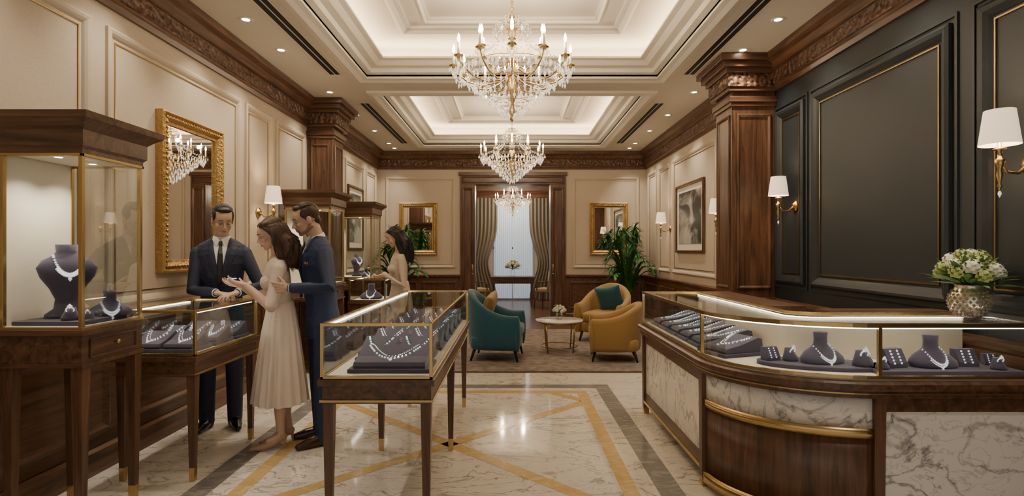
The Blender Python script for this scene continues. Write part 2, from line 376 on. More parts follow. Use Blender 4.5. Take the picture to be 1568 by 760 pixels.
sheer=simple('sheer_cloth',(.60,.68,.76),.8,emis=(.55,.70,.88),es=.28)  # cloth given a bluish glow in place of daylight shining through
drape('sheer_curtain',-.52,.0,RB-.12,.05,2.9,.025,9,sheer); drape('sheer_curtain',.03,.6,RB-.12,.05,2.9,.025,9,sheer)
light('POINT','salon_fill',(0,15.3,2.9),55,radius=.06)  # added fill light without a fixture, lifts the dim back room
# ------------------------------------------------------------------ mirrors, art
def wallframe(name,w,u0,u1,v0,v1,wd,mat,inner,th=.06):
    b=B(name); o,u,v,n=w
    b.frame(*w,u0,u1,v0,v1,[(0,.0),(0,th*.8),(wd*.15,th),(wd*.35,th*.75),(wd*.55,th*.95),(wd*.8,th*.55),(wd,th*.5),(wd,th*.2)],mat)
    i=wd*.9
    P=[o+u*a+v*c+n*(th*.3) for a,c in ((u0+i,v0+i),(u1-i,v0+i),(u1-i,v1-i),(u0+i,v1-i))]
    L1=[(u0+wd*.5,v0+wd*.5),(u1-wd*.5,v0+wd*.5),(u1-wd*.5,v1-wd*.5),(u0+wd*.5,v1-wd*.5)]
    for k in range(4):
        a=L1[k];c=L1[(k+1)%4]; ln=math.hypot(c[0]-a[0],c[1]-a[1]); m_=int(ln/.04)
        for j in range(m_):
            t=j/m_; p=o+u*(a[0]+(c[0]-a[0])*t)+v*(a[1]+(c[1]-a[1])*t)+n*th*.9
            b.ell(p,(.012,.012,.012),mat,6,4)
    b.add(P,[(0,1,2,3)],inner)
    return b.done()
wallframe('gilt_mirror',WL,4.31,5.22,1.29,2.57,.10,goldFrame,mirrorM,.07)
wallframe('gilt_mirror',WB,-2.32,-1.54,1.37,2.44,.10,goldFrame,mirrorM,.06)
wallframe('gilt_mirror',WB,1.60,2.38,1.37,2.44,.10,goldFrame,mirrorM,.06)
def artmat():
    m,nt,p=newmat('abstract_print'); tc=N(nt,'ShaderNodeTexCoord')
    mp=N(nt,'ShaderNodeMapping'); mp.inputs['Scale'].default_value=(1,1.2,1.5); mp.inputs['Location'].default_value=(.3,.7,.2); L(nt,tc.outputs['Object'],mp.inputs['Vector'])
    nz=N(nt,'ShaderNodeTexNoise',i_Scale=1.3,i_Detail=5.0,i_Distortion=1.2); L(nt,mp.outputs['Vector'],nz.inputs['Vector'])
    r=N(nt,'ShaderNodeValToRGB'); e=r.color_ramp.elements; e[0].position=.46; e[0].color=(.035,.035,.035,1); e[1].position=.64; e[1].color=(.50,.48,.44,1)
    L(nt,nz.outputs['Fac'],r.inputs['Fac']); L(nt,r.outputs['Color'],p.inputs['Base Color']); p.inputs['Roughness'].default_value=.3
    return m
art=artmat(); matboard=simple('mat_board',(.78,.74,.66),.7)
def art_(w,u0,u1,v0,v1):
    b=B('framed_artwork'); b.frame(*w,u0,u1,v0,v1,[(0,0.001),(0,.035),(.03,.04),(.04,.03),(.04,.01)],woodZ)
    o,u,v,n=w
    for i,h,m in ((.035,.012,matboard),(.13,.014,art)):
        b.add([o+u*a+v*c+n*h for a,c in ((u0+i,v0+i),(u1-i,v0+i),(u1-i,v1-i),(u0+i,v1-i))],[(0,1,2,3)],m)
    b.done()
art_(WR,7.95,9.3,1.43,2.52); art_(WL,9.3,10.25,1.47,2.58)
# ------------------------------------------------------------------ sconces
def sconce(y,side,z=1.93):
    n=-side; xw=side*W; xs=side*(W-.17)
    b=B('wall_sconce')
    b.M=Matrix.Translation((xw+n*.002,y,z))@Matrix.Rotation(pi/2*n,4,'Y')
    b.lathe([(.001,0),(.055,0),(.055,.012),(.04,.018),(.025,.03),(.001,.032)],gold,20); b.M=Matrix()
    b.tube([(xw+n*.02,y,z),(xw+n*.07,y,z-.05),(xw+n*.13,y,z-.045),(xs,y,z)],.009,gold,8)
    b.lathe([(.003,-.14),(.012,-.12),(.006,-.10),(.016,-.06),(.010,-.03),(.02,-.01),(.026,.02),(.012,.03),(.010,.07),(.03,.075),(.03,.08),(.01,.085),(.010,.12)],gold,14,(xs,y,z))
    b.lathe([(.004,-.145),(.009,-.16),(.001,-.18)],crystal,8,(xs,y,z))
    b.lathe([(.092,.10),(.068,.285)],shadeM,28,(xs,y,z),cap=False)
    b.ell((xs,y,z+.18),(.018,.018,.03),bulbM,8,6)
    o=b.done()
    light('POINT','lamp',(xs,y,z+.2),9,(1,.77,.50),o,.03)
for y,s,z in ((2.96,1,1.93),(5.42,1,1.90),(7.07,1,1.84),(9.69,1,1.84),(6.05,-1,1.88)): sconce(y,s,z)
# ------------------------------------------------------------------ chandeliers
def chandelier(x,y,z0,top,sc=1.0):
    b=B('crystal_chandelier'); S=Matrix.Scale(sc,4); b.M=S
    b.lathe([(.004,.0),(.02,.02),(.012,.05),(.03,.09),(.016,.13),(.035,.2),(.05,.26),(.03,.34),(.02,.42),(.035,.5),(.018,.58),(.02,.7),(.04,.76),(.02,.82),(.01,.9)],gold,14)
    zt=.9; fl_=0
    while zt<top-.03:
        fl_^=1
        a=V((.012,0,0)) if fl_ else V((0,.012,0)); c=V((0,0,zt))
        b.tube([c-a*.3,c-a+V((0,0,.008)),c-a+V((0,0,.022)),c+V((0,0,.03)),c+a+V((0,0,.022)),c+a+V((0,0,.008)),c-a*.3],.0035,gold,5); zt+=.026
    b.tube([(0,0,.9),(0,0,top)],.003,gold,6)
    b.lathe([(.065,top),(.06,top-.03),(.02,top-.05)],gold,16)
    def arm(a,R,zc,z1):
        d=V((math.cos(a),math.sin(a),0))
        pts=[d*.03+Z*z1,d*(R*.25)+Z*(z1-.06),d*(R*.5)+Z*(z1-.09),d*(R*.75)+Z*(z1-.06),d*(R*.93)+Z*(z1+.01),d*R+Z*zc]
        b.tube(pts,.0075,gold,6)
        c=d*R; b.lathe([(.006,zc-.02),(.038,zc),(.04,zc+.006),(.014,zc+.012),(.011,zc+.02)],gold,10,c)
        b.lathe([(.011,zc+.02),(.011,zc+.11)],candleM,8,c)
        b.lathe([(.005,zc+.11),(.014,zc+.13),(.012,zc+.15),(.002,zc+.185)],bulbM,8,c)
        for k in range(6):
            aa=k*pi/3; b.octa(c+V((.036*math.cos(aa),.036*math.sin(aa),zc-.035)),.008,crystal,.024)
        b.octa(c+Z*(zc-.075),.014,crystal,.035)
        p0=d*.10+Z*.80; p1=d*R+Z*(zc+.0)
        for k in range(13):
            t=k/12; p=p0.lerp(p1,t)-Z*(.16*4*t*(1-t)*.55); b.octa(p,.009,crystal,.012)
    n=12
    for k in range(n): arm(2*pi*k/n,.50,.48,.40)
    for k in range(6): arm(2*pi*(k+.5)/6,.29,.60,.52)
    for k in range(n):
        a=2*pi*k/n; a2=2*pi*(k+1)/n
        p0=V((.5*math.cos(a),.5*math.sin(a),.47)); p1=V((.5*math.cos(a2),.5*math.sin(a2),.47))
        for j in range(9):
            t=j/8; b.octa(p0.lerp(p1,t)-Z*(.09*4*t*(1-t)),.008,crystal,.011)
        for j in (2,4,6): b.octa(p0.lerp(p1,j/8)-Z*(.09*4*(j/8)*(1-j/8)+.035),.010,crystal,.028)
    for R,zc in ((.44,.40),(.38,.35),(.32,.29),(.26,.235),(.20,.18),(.145,.13),(.09,.085),(.04,.05)):
        m=max(5,int(2*pi*R/.05))
        b.tube([(R*math.cos(2*pi*j/24),R*math.sin(2*pi*j/24),zc+.035) for j in range(25)],.003,gold,4)
        for j in range(m):
            a=2*pi*(j+random.random()*.3)/m; dz=.03*(random.random()-.5); c=V((R*math.cos(a),R*math.sin(a),zc+dz))
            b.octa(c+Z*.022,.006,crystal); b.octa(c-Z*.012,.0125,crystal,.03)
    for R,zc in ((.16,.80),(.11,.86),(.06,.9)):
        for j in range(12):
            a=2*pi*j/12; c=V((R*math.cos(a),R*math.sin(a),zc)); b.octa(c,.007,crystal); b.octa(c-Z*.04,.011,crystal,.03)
            b.tube([(0,0,zc-.01),c+Z*.01],.003,gold,4)
    o=b.done(loc=(x,y,z0))
    for k in range(4):
        a=pi/4+k*pi/2
        l=light('POINT','lamp',(x+.42*sc*math.cos(a),y+.42*sc*math.sin(a),z0+.66*sc),16*sc,(1,.80,.56),o,.03)
    return o
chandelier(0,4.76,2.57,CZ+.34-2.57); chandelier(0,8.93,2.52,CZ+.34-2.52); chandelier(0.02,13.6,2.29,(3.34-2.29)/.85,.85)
# ------------------------------------------------------------------ jewellery
def gems(b,pts,r,mat=gem):
    pts=[V(p) for p in pts]
    for i in range(len(pts)-1):
        a,c=pts[i],pts[i+1]; n=max(1,int((c-a).length/(r*1.7)))
        for k in range(n): b.octa(a.lerp(c,k/n),r,mat)
def bust(x,y,z,h,yaw,big=False,name='necklace_bust'):
    b=B(name)
    if big: S=[(0,.26,.2,0),(.05,.25,.19,0),(.12,.15,.13,-.04),(.25,.13,.10,-.05),(.4,.2,.11,0),(.55,.30,.14,.03),(.68,.34,.15,.02),(.78,.28,.14,-.02),(.85,.15,.12,-.05),(.9,.12,.11,-.06),(1.0,.13,.12,-.06)]
    else: S=[(0,.66,.42,.05),(.07,.76,.44,.05),(.2,.74,.38,.02),(.36,.58,.30,-.02),(.5,.34,.21,-.05),(.6,.235,.18,-.05),(.78,.215,.18,-.05),(1.0,.235,.19,-.05)]
    b.eloft([(0,c*h,f*h,a*h,d*h) for f,a,d,c in S],velvet,28)
    def surf(xx,f):
        for i in range(len(S)-1):
            if S[i][0]<=f<=S[i+1][0]:
                t=(f-S[i][0])/(S[i+1][0]-S[i][0]); a,d,c=[S[i][k]+(S[i+1][k]-S[i][k])*t for k in (1,2,3)]; break
        q=max(0,1-(xx/a)**2); return (c+d*math.sqrt(q))*h
    top,low=(.86,.6) if big else (.60,.14)
    wx=.135 if big else .21
    pts=[]
    for k in range(25):
        t=-1+k/12; xx=wx*math.sin(t*pi/2)*(1 if big else 1.25); f=top-(top-low)*(1-abs(t)**1.8)
        if abs(t)>.95: xx=wx*t*.95
        pts.append((xx*h*1.15,surf(xx*1.15,f)+.004,f*h))
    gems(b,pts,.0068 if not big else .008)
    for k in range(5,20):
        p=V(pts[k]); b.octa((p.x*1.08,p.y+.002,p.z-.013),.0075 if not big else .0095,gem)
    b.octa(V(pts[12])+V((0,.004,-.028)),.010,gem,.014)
    o=b.done(loc=(x,y,z),rot=yaw,bevel=0); return o
def slab(b,w,d,h,z=0,c=(0,0)):
    b.box2((c[0]-w/2,c[1]-d/2,z),(c[0]+w/2,c[1]+d/2,z+h),velvet)
def tray_necklaces(x,y,z,w,d,yaw,n=2,stone=gem,hb=.115):
    b=B('necklace_tray'); slab(b,w,d,.02)
    for k in range(n):
        cx=-w/2+w*(k+.5)/n; ww=w/n*.88
        prof=[(-d*.42,.02),(-d*.45,.035),(-d*.40,.052),(-d*.1,.07),(d*.30,hb),(d*.38,hb-.005),(d*.42,.02)]
        b.loft([[(cx+q*ww/2,yy,zz) for yy,zz in prof] for q in (-1,-.94,.94,1)],velvet,False)
        def top(yy):
            if yy<-d*.1: return .052+(yy+d*.40)/(d*.30)*.018+.005
            return .07+(yy+d*.1)/(d*.4)*(hb-.07)+.005
        for o in (0,.028):
            pts=[]
            for j in range(17):
                t=-1+j/8; yy=-d*.25+o+(d*.48)*abs(t)**1.7; yy=min(yy,d*.29); pts.append((cx+t*ww*(.38-o),yy,top(yy)))
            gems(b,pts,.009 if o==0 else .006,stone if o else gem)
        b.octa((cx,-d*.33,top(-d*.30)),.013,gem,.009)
    return b.done(loc=(x,y,z),rot=yaw,bevel=.003)
def ring_cushion(x,y,z,yaw,s=1,name='ring_stand'):
    b=B(name); 
    b.eloft([(0,0,0,.035*s,.03*s),(0,0,.012*s,.035*s,.03*s),(0,-.005*s,.03*s,.026*s,.022*s),(0,-.01*s,.055*s,.018*s,.014*s)],velvet,16)
    b.M=Matrix.Translation((0,.012*s,.045*s))@Matrix.Rotation(pi/2*.7,4,'X')
    b.tube([(.014*s*math.cos(2*pi*j/14),.014*s*math.sin(2*pi*j/14),0) for j in range(15)],.0032*s,gem,5); b.M=Matrix()
    b.octa((0,.017*s,.062*s),.011*s,gem)
    return b.done(loc=(x,y,z),rot=yaw)
def cuff_stand(x,y,z,yaw,s=1):
    b=B('bracelet_stand'); b.loft([[(q*.045*s,yy,zz) for yy,zz in ((.03*s,0),(-.03*s,0),(-.03*s,.02*s),(.0,.075*s),(.03*s,.075*s))] for q in (-1,1)],velvet,False)
    for o in (-.022,.012): gems(b,[((o)*s,-.033*s,.02*s),(o*s,-.004*s,.079*s)],.0068*s)
    return b.done(loc=(x,y,z),rot=yaw,bevel=.002)
# ------------------------------------------------------------------ showcases
def leg(b,x,y,ztop,w=.055,m=None):
    b.frus((x,y,.09),w*.62,(x,y,ztop),w,woodZ); b.frus((x,y,0),w*.58,(x,y,.09),w*.66,gold)
def rail(b,x0,y0,z,x1,y1,t=.014,m=None):
    b.box2((min(x0,x1)-t/2,min(y0,y1)-t/2,z-t/2),(max(x0,x1)+t/2,max(y0,y1)+t/2,z+t/2),m or gold)
def showcase(x0,x1,y0,y1,legs,zt=1.09,zd=.81,za=.67):
    b=B('glass_showcase')
    b.box2((x0-.02,y0-.02,zd-.045),(x1+.02,y1+.02,zd-.012),woodY); b.box2((x0+.0,y0+.0,za),(x1-.0,y1-.0,zd-.045),woodY)
    b.box2((x0-.012,y0-.012,za+.01),(x1+.012,y1+.012,za+.022),gold)
    b.box2((x0+.01,y0+.01,zd-.012),(x1-.01,y1-.01,zd),ledDeck)
    for yy in legs:
        for xx in (x0+.028,x1-.028): leg(b,xx,yy,za)
    for z in (zd-.002,zt-.008):
        for a in ((x0,y0,x1,y0),(x0,y1,x1,y1),(x0,y0,x0,y1),(x1,y0,x1,y1)): rail(b,a[0],a[1],z,a[2],a[3],.016)
    for xx in (x0,x1):
        for yy in (y0,y1): b.box2((xx-.009,yy-.009,zd),(xx+.009,yy+.009,zt),gold)
    t=.003
    for lo,hi in (((x0,y0,zd),(x1,y0+t,zt)),((x0,y1-t,zd),(x1,y1,zt)),((x0,y0,zd),(x0+t,y1,zt)),((x1-t,y0,zd),(x1,y1,zt)),((x0,y0,zt-.006),(x1,y1,zt))): b.box2(lo,hi,glass)
    b.box2((x0+.010,y0+.05,zt-.024),(x0+.018,y1-.05,zt-.016),led)
    b.box2((x1-.018,y0+.05,zt-.024),(x1-.010,y1-.05,zt-.016),led)
    return b.done(bevel=.0025)
DK=.812
showcase(-.985,-.42,2.88,5.22,(2.91,4.07,5.19))
showcase(-2.5,-2.0,3.5,4.34,(3.53,4.31))
showcase(-2.12,-1.66,7.25,7.9,(7.28,7.87))
tray_necklaces(-.66,3.10,DK,.44,.28,0,1); tray_necklaces(-.70,3.42,DK,.46,.28,0,2,gemG)
for k,yy in enumerate((3.76,4.08,4.40,4.72,5.04)): tray_necklaces(-.70,yy,DK,.48,.26,0,2,gemG if k%2 else gem)
tray_necklaces(-2.25,3.66,DK,.42,.24,0,2); tray_necklaces(-2.25,3.93,DK,.44,.24,0,3); tray_necklaces(-2.25,4.19,DK,.44,.22,0,2)
bust(-1.9,7.5,DK,.2,pi)
path=[(1.18,5.03),(1.18,4.2),(1.18,3.47)]
for k in range(1,16):
    a=pi+pi/2*k/16; path.append((1.88+.70*math.cos(a),3.47+.64*math.sin(a)))
path+=[(1.88,2.83),(2.3,2.83),(W-.06,2.83)]
arcp=path[2:19]
def sw(prof,mat,p=path,sm=False): b.sweep(p,prof,mat,-1,sm)
def R4(o0,o1,z0,z1): return [(o0,z0),(o1,z0),(o1,z1),(o0,z1)]
b=B('curved_jewelry_counter'); D=.54
sw(R4(0,D,1.083,1.09),glass); sw(R4(.004,.008,.82,1.083),glass)
sw(R4(-.004,.018,1.072,1.094),gold); sw(R4(D-.02,D,1.072,1.094),gold); sw(R4(-.004,.012,.81,.826),gold)
b.box2((1.18,5.02,.82),(1.18+D,5.024,1.083),glass); b.box2((1.18,5.015,1.072),(1.18+D,5.035,1.094),gold)
sw(R4(.01,D,.80,.812),ledDeck); sw(R4(D-.03,D-.01,.812,1.06),cream)
sw(R4(D-.040,D-.034,1.061,1.067),led); sw(R4(.02,.026,1.064,1.070),led)
sw([(-.035,.755),(-.04,.765),(-.04,.79),(-.03,.80),(D,.80),(D,.755)],woodY); sw(R4(-.018,D,.715,.755),woodY); sw(R4(-.024,D-.1,.735,.742),gold)
A=[(1.18,5.03),(1.18,3.47)]; C_=[(1.88,2.83),(W-.06,2.83)]
for p_ in (A,C_):
    sw(R4(.03,.3,.12,.715),woodZ,p_); sw(R4(.012,.03,.64,.715),woodY,p_); sw(R4(.012,.03,.12,.19),woodY,p_); sw(R4(.022,.03,.19,.64),mwhite,p_); sw(R4(.0,.03,.10,.125),gold,p_)
sw(R4(.02,.3,.55,.715),mwhite,arcp,True); sw(R4(.004,.3,.505,.55),gold,arcp,True); sw(R4(.02,.3,.10,.505),woodZ,arcp,True); sw(R4(.0,.3,.04,.10),gold,arcp,True)
for xx,yy in ((1.205,5.0),(1.205,3.47),(1.88,2.86),(2.67,2.86)): b.frus((xx,yy,.06),.05,(xx,yy,.715),.06,woodZ); b.frus((xx,yy,0),.045,(xx,yy,.06),.052,gold)
for xx,yy in ((1.187,5.02),(1.187,3.47),(1.88,2.84),(1.18+D,5.02)): b.box2((xx-.009,yy-.009,.81),(xx+.009,yy+.009,1.085),gold)
b.box2((1.18+D,3.75,0),(1.94,5.03,1.06),woodZ); b.box2((1.18+D-.0,3.72,1.06),(1.97,5.05,1.093),woodY)
b.box2((1.98,2.83+D,0),(W-.06,3.56,1.06),woodZ); b.box2((1.95,2.83+D,1.06),(W-.06,3.58,1.093),woodX)
b.done()
DR=.8125
b=B('display_plinth'); b.eloft([(0,0,0,.34,.15),(0,0,.022,.34,.15)],velvet,40); b.done(loc=(1.75,3.14,DR),rot=-.25,bevel=.003)
P2=DR+.0225
bust(1.75,3.14,P2,.17,pi+.15)
ring_cushion(1.60,3.19,P2,pi+.4,1.3); cuff_stand(1.495,3.21,P2,.3,1.0); ring_cushion(1.92,3.04,P2,pi,1.5); ring_cushion(2.00,3.13,P2,pi,.9)
b=B('display_plinth'); slab(b,.76,.24,.022); b.done(loc=(2.31,3.02,DR),bevel=.004)
bust(2.29,3.03,P2,.17,pi); cuff_stand(2.07,3.02,P2,.2,1.3); ring_cushion(1.975,2.96,P2,pi,1.0); cuff_stand(2.485,3.05,P2,0,1.2); ring_cushion(2.585,2.95,P2,pi,1.1); cuff_stand(2.645,3.07,P2,-.2,.8)
for k,yy in enumerate((4.86,4.60,4.34,4.08,3.82)): tray_necklaces(1.45,yy,DR,.23,.42,-pi/2,1,gemG if k==2 else gem,.12)
tray_necklaces(1.40,3.53,DR,.26,.34,-pi/2+.35,1,gem,.11)
def vitrine(x0,x1,y0,y1,top=2.17,zb=1.06):
    b=B('tall_display_cabinet')
    b.box2((x0,y0,.88),(x1,y1,zb-.03),woodY); b.box2((x0-.02,y0-.02,zb-.03),(x1+.02,y1+.02,zb),woodX); b.box2((x0-.01,y0-.01,.865),(x1+.01,y1+.01,.885),woodX)
    b.box2((x0-.008,y0-.008,zb),(x1+.008,y1+.008,zb+.012),gold)
    b.frame(V((x1,0,0)),Y,Z,X,y0+.05,y1-.05,.905,zb-.05,[(0,0),(0,.008),(.01,.008),(.012,0)],woodY)
    b.M=Matrix.Translation((x1+.0,(y0+y1)/2,.965))@Matrix.Rotation(pi/2,4,'Y'); b.lathe([(.005,0),(.005,.015),(.013,.02),(.012,.028),(.002,.032)],gold,12); b.M=Matrix()
    for xx in (x0+.03,x1-.03):
        for yy in (y0+.03,y1-.03): leg(b,xx,yy,.88,.06)
    zg=top-.205
    b.box2((x0-.005,y0-.005,zg),(x1+.005,y1+.005,zg+.05),woodX); 
    hp=[(0,zg+.02),(.02,zg+.04),(.02,zg+.12),(.05,zg+.15),(.08,zg+.17),(.085,top),(-.05,top)]
    rings=[]
    for o,z in hp: rings.append([(x0-min(o,.03),y0-o,z),(x1+o,y0-o,z),(x1+o,y1+o,z),(x0-min(o,.03),y1+o,z)])
    b.loft(rings,woodX,False,True)
    for xx in (x0+.008,x1-.008):
        for yy in (y0+.008,y1-.008): b.box2((xx-.01,yy-.01,zb),(xx+.01,yy+.01,zg),gold)
    for a in ((x0,y0,x1,y0),(x0,y1,x1,y1),(x0,y0,x0,y1),(x1,y0,x1,y1)): rail(b,a[0],a[1],zg-.006,a[2],a[3],.014)
    t=.003
    for lo,hi in (((x0+.01,y0+.004,zb),(x1,y0+.004+t,zg)),((x0,y1-t,zb),(x1,y1,zg)),((x1-t-.004,y0,zb),(x1-.004,y1,zg))): b.box2(lo,hi,glass)
    b.box2((x0+.002,y0+.015,zb),(x0+.012,y1-.015,zg),cream); b.box2((x0+.01,y0+.01,zb+.01),(x1-.01,y1-.01,zb+.016),ledDeck)
    cx,cy=(x0+x1)/2,(y0+y1)/2
    for q in (-.12,.12): b.lathe([(.001,0),(.018,0)],dl,12,(cx,cy+q,zg-.003),False)
    b.box2((x0+.02,y0+.02,zg-.002),(x1-.02,y1-.02,zg),cream)
    o=b.done(bevel=.003)
    for q in (-.12,.12): light('SPOT','lamp',(cx,cy+q,zg-.01),13,(1,.88,.70),o,.015,125,.7)
    return o
vitrine(-2.62,-2.2,2.84,3.30); vitrine(-2.66,-2.13,6.5,7.05); vitrine(-2.6,-2.05,8.1,8.65)
b=B('display_plinth'); slab(b,.36,.40,.022); b.done(loc=(-2.41,3.07,1.077),bevel=.004)
bust(-2.45,3.06,1.10,.40,-pi/2-.75,True); bust(-2.28,3.15,1.10,.14,-pi/2-.8); ring_cushion(-2.33,2.93,1.10,pi+.5,1.2); ring_cushion(-2.265,2.97,1.10,pi+.2,.8)
for xx,yy in ((-2.4,6.75),(-2.33,8.35)): bust(xx,yy,1.078,.33,-pi/2-.6,True); bust(xx+.17,yy-.12,1.078,.12,-pi/2-.6)
# ------------------------------------------------------------------ flowers / plants
def leafblade(b,p,d,length,w,mat,bend=.3):
    d=d.normalized(); s=d.cross(Z); s=s.normalized() if s.length>.01 else X
    rings=[]
    for k in range(6):
        t=k/5; c=p+d*length*t-Z*(bend*length*t*t); ww=w*math.sin(pi*min(1,t*.9+.08))
        rings.append([c-s*ww,c+Z*ww*.25*-1,c+s*ww])
    b.loft(rings,mat,True,False,False)
def bloom(b,c,r,mat):
    c=V(c); b.ell(c,r*.7,mat,10,6)
    n=30
    for k in range(n):
        zz=1-2*(k+.5)/n*.85; a=k*2.399; q=math.sqrt(max(0,1-zz*zz)); d=V((q*math.cos(a),q*math.sin(a),zz))
        s=d.orthogonal().normalized(); t=d.cross(s); p=c+d*r*.78
        b.add([p-s*r*.32,p-t*r*.28+d*r*.16,p+s*r*.32,p+t*r*.28+d*r*.16,p+d*r*.1],[(0,1,4),(1,2,4),(2,3,4),(3,0,4)],mat,True)
def bouquet(b,c,R,H,nb,nl,mats,ls=1):
    c=V(c)
    for k in range(nl):
        a=k*2.399; e=.2+1.2*random.random(); d=V((math.cos(a)*math.cos(e),math.sin(a)*math.cos(e),math.sin(e)))
        leafblade(b,c+d*R*.3,d,R*(.6+.5*random.random())*ls,R*.10,leafM2,.2)
    for k in range(nb):
        a=k*2.399+.5; rr=R*.72*math.sqrt((k+.5)/nb); z=H*(.75-.5*(k/nb))
        bloom(b,c+V((rr*math.cos(a),rr*math.sin(a),z)),R*.21*(.75+.5*random.random()),mats[k%len(mats)])
        b.tube([c,c+V((rr*math.cos(a)*.8,rr*math.sin(a)*.8,z*.8))],.003,leafM2,4)
b=B('flower_vase'); vz=.185
prof=[(.045,0),(.06,.01),(.088,.045),(.098,.085),(.092,.125),(.072,.16),(.066,.175),(.072,vz),(.066,vz),(.06,.17),(.001,.16)]
b.lathe(prof,silverV,32)
for i in range(8):
    for j in range(20):
        z=.02+.018*i
        for q in range(8):
            if prof[q][1]<=z<=prof[q+1][1]: r=prof[q][0]+(prof[q+1][0]-prof[q][0])*(z-prof[q][1])/(prof[q+1][1]-prof[q][1]); break
        a=2*pi*(j+.5*(i%2))/20; b.octa((r*math.cos(a),r*math.sin(a),z),.0115,silverV,.011)
bouquet(b,(0,0,vz-.02),.20,.25,22,70,[whiteFl,greenFl,greenFl],1.0)
b.done(loc=(2.57,3.12,1.0905))
def palm(x,y,h,seed,spread=.6):
    random.seed(seed); b=B('potted_palm')
    b.lathe([(.13,0),(.15,.02),(.19,.34),(.2,.36),(.18,.36),(.17,.32),(.001,.31)],potM,28); b.lathe([(.001,.325),(.17,.325)],soilM,20,(0,0,0),False)
    for k in range(34):
        a=k*2.399; out=spread*(.3+.7*((k%7)/6)); hh=h*(1.0-.42*((k%7)/6))-.12*random.random()
        p0=V((.04*math.cos(a),.04*math.sin(a),.32)); d=V((math.cos(a),math.sin(a),0))
        pts=[]
        for i in range(13):
            t=i/12; pts.append(p0+d*out*(t**1.5)+Z*((hh-.32)*math.sin(t*1.9)))
        b.tube(pts,[.007*(1-.7*i/12) for i in range(13)],leafM,4)
        for i in range(3,13):
            for o in (0,.33,.66):
                if i==12 and o: continue
                p=pts[i].lerp(pts[min(i+1,12)],o); t=(pts[min(i+1,12)]-pts[i-1]).normalized(); s=t.cross(Z); s=s.normalized() if s.length>.01 else X
                for q in (-1,1):
                    leafblade(b,p,(s*q*.7+t*.9),.23*(1-.35*abs(i-8)/5),.010,leafM,.3)
    lim=W-.04-abs(x); ly_=BY-.1-y
    for p in b.v:
        if p.x*(1 if x>0 else -1)>lim: p.x=lim*(1 if x>0 else -1)
        if p.y>ly_: p.y=ly_
    b.done(loc=(x,y,0))
palm(2.2,10.6,1.93,3,.46); palm(-2.15,10.5,1.9,5,.50)
random.seed(11)
# ------------------------------------------------------------------ lounge
def armchair(x,y,rot,mat,hb,pil=None,sc=1):
    b=B('barrel_armchair'); rings=[]; n=36; b.M=Matrix.Scale(sc,4)
    for k in range(n+1):
        t=-1+2*k/n; at=abs(t); sg=1 if t>0 else -1
        if at<=.62:
            ph=t/.62*pi/2; px,py=.37*math.sin(ph),-.04-.34*math.cos(ph); nx,ny=math.sin(ph),-math.cos(ph)
        else: px,py=sg*.37,-.04+.36*(at-.62)/.38; nx,ny=sg,0
        s_=.5+.5*math.cos(pi*min(1,at*1.12)); h=.60+(hb-.60)*s_
        prof=[(-.02,.15),(.0,.2),(.03,h-.07),(.028,h-.025),(.005,h),(-.04,h),(-.065,h-.025),(-.08,h-.08),(-.085,.32),(-.085,.15)]
        rings.append([(px+nx*o,py+ny*o,z) for o,z in prof])
    b.loft(rings,mat,True,True)
    for q in (-1,1): b.ell((q*.355,.32,.37),(.058,.035,.235),mat,14,10)
    b.sell((0,0.0,.235),(.34,.33,.10),.35,mat); b.sell((0,.04,.385),(.29,.32,.085),.4,mat)
    for q in (-1,1):
        b.tube([(q*.28,.27,.16),(q*.31,.31,0)],[.024,.012],legM,10); b.tube([(q*.25,-.26,.16),(q*.28,-.31,0)],[.024,.012],legM,10)
    if pil:
        b.M=Matrix.Scale(sc,4)@Matrix.Translation((-.03,-.12,.67))@Matrix.Rotation(math.radians(-18),4,'X')@Matrix.Rotation(math.radians(10),4,'Y')
        rings=[]
        for i in range(13):
            u=-1+i/6; r=[]
            for j in range(24):
                a=2*pi*j/24; v=math.cos(a); th=.075*(1-u**4)**.6*(1-abs(v)**4)**.5 if abs(u)<1 else .0
                r.append((.21*u*(1+.06*v*v),math.copysign(th,math.sin(a)) if abs(math.sin(a))>1e-6 else 0,.19*v*(1+.06*u*u)))
            rings.append(r)
        b.loft(rings,pil,True,True); b.M=Matrix()
    b.done(loc=(x,y,.0185),rot=rot)
def face(dx,dy): return math.atan2(-dx,dy)
armchair(-.20,7.50,face(1,-.12),tealM,.92,mustM)
armchair(1.36,7.42,face(-.97,.12),mustM,.82,None,.93)
armchair(1.50,8.95,face(-.50,-.85),mustM,.90,tealM)
b=B('marble_coffee_table'); b.lathe([(.001,.425),(.30,.425),(.335,.43),(.345,.44),(.34,.452),(.001,.452)],mwhite,48)
for k in range(4):
    a=pi/4+k*pi/2; b.tube([(.29*math.cos(a),.29*math.sin(a),.425),(.25*math.cos(a),.25*math.sin(a),0)],[.013,.010],gold,8)
for zz,r in ((.415,.29),(.08,.26)): b.tube([(r*math.cos(2*pi*j/36),r*math.sin(2*pi*j/36),zz) for j in range(37)],.008,gold,6)
b.done(loc=(.68,7.98,.0185))
b=B('rose_vase'); b.lathe([(.035,0),(.05,.02),(.055,.06),(.045,.09),(.042,.09),(.05,.05),(.001,.01)],glassmat('vase_glass'),20); bouquet(b,(0,0,.08),.12,.15,16,12,[whiteFl]); b.done(loc=(.68,7.98,.4708))
b=B('writing_desk'); b.box2((-.58,-.3,.74),(.58,.3,.78),woodX); b.box2((-.55,-.27,.60),(.55,.27,.74),woodX)
for xx in (-.5,.5):
    for yy in (-.23,.23): b.frus((xx,yy,0),.035,(xx,yy,.6),.055,woodZ)
for xx in (-.27,.27): b.box((xx,-.275,.67),(.45,.012,.09),woodX); b.ell((xx,-.29,.67),.012,gold,8,6)
b.done(loc=(.02,14.55,0),bevel=.004)
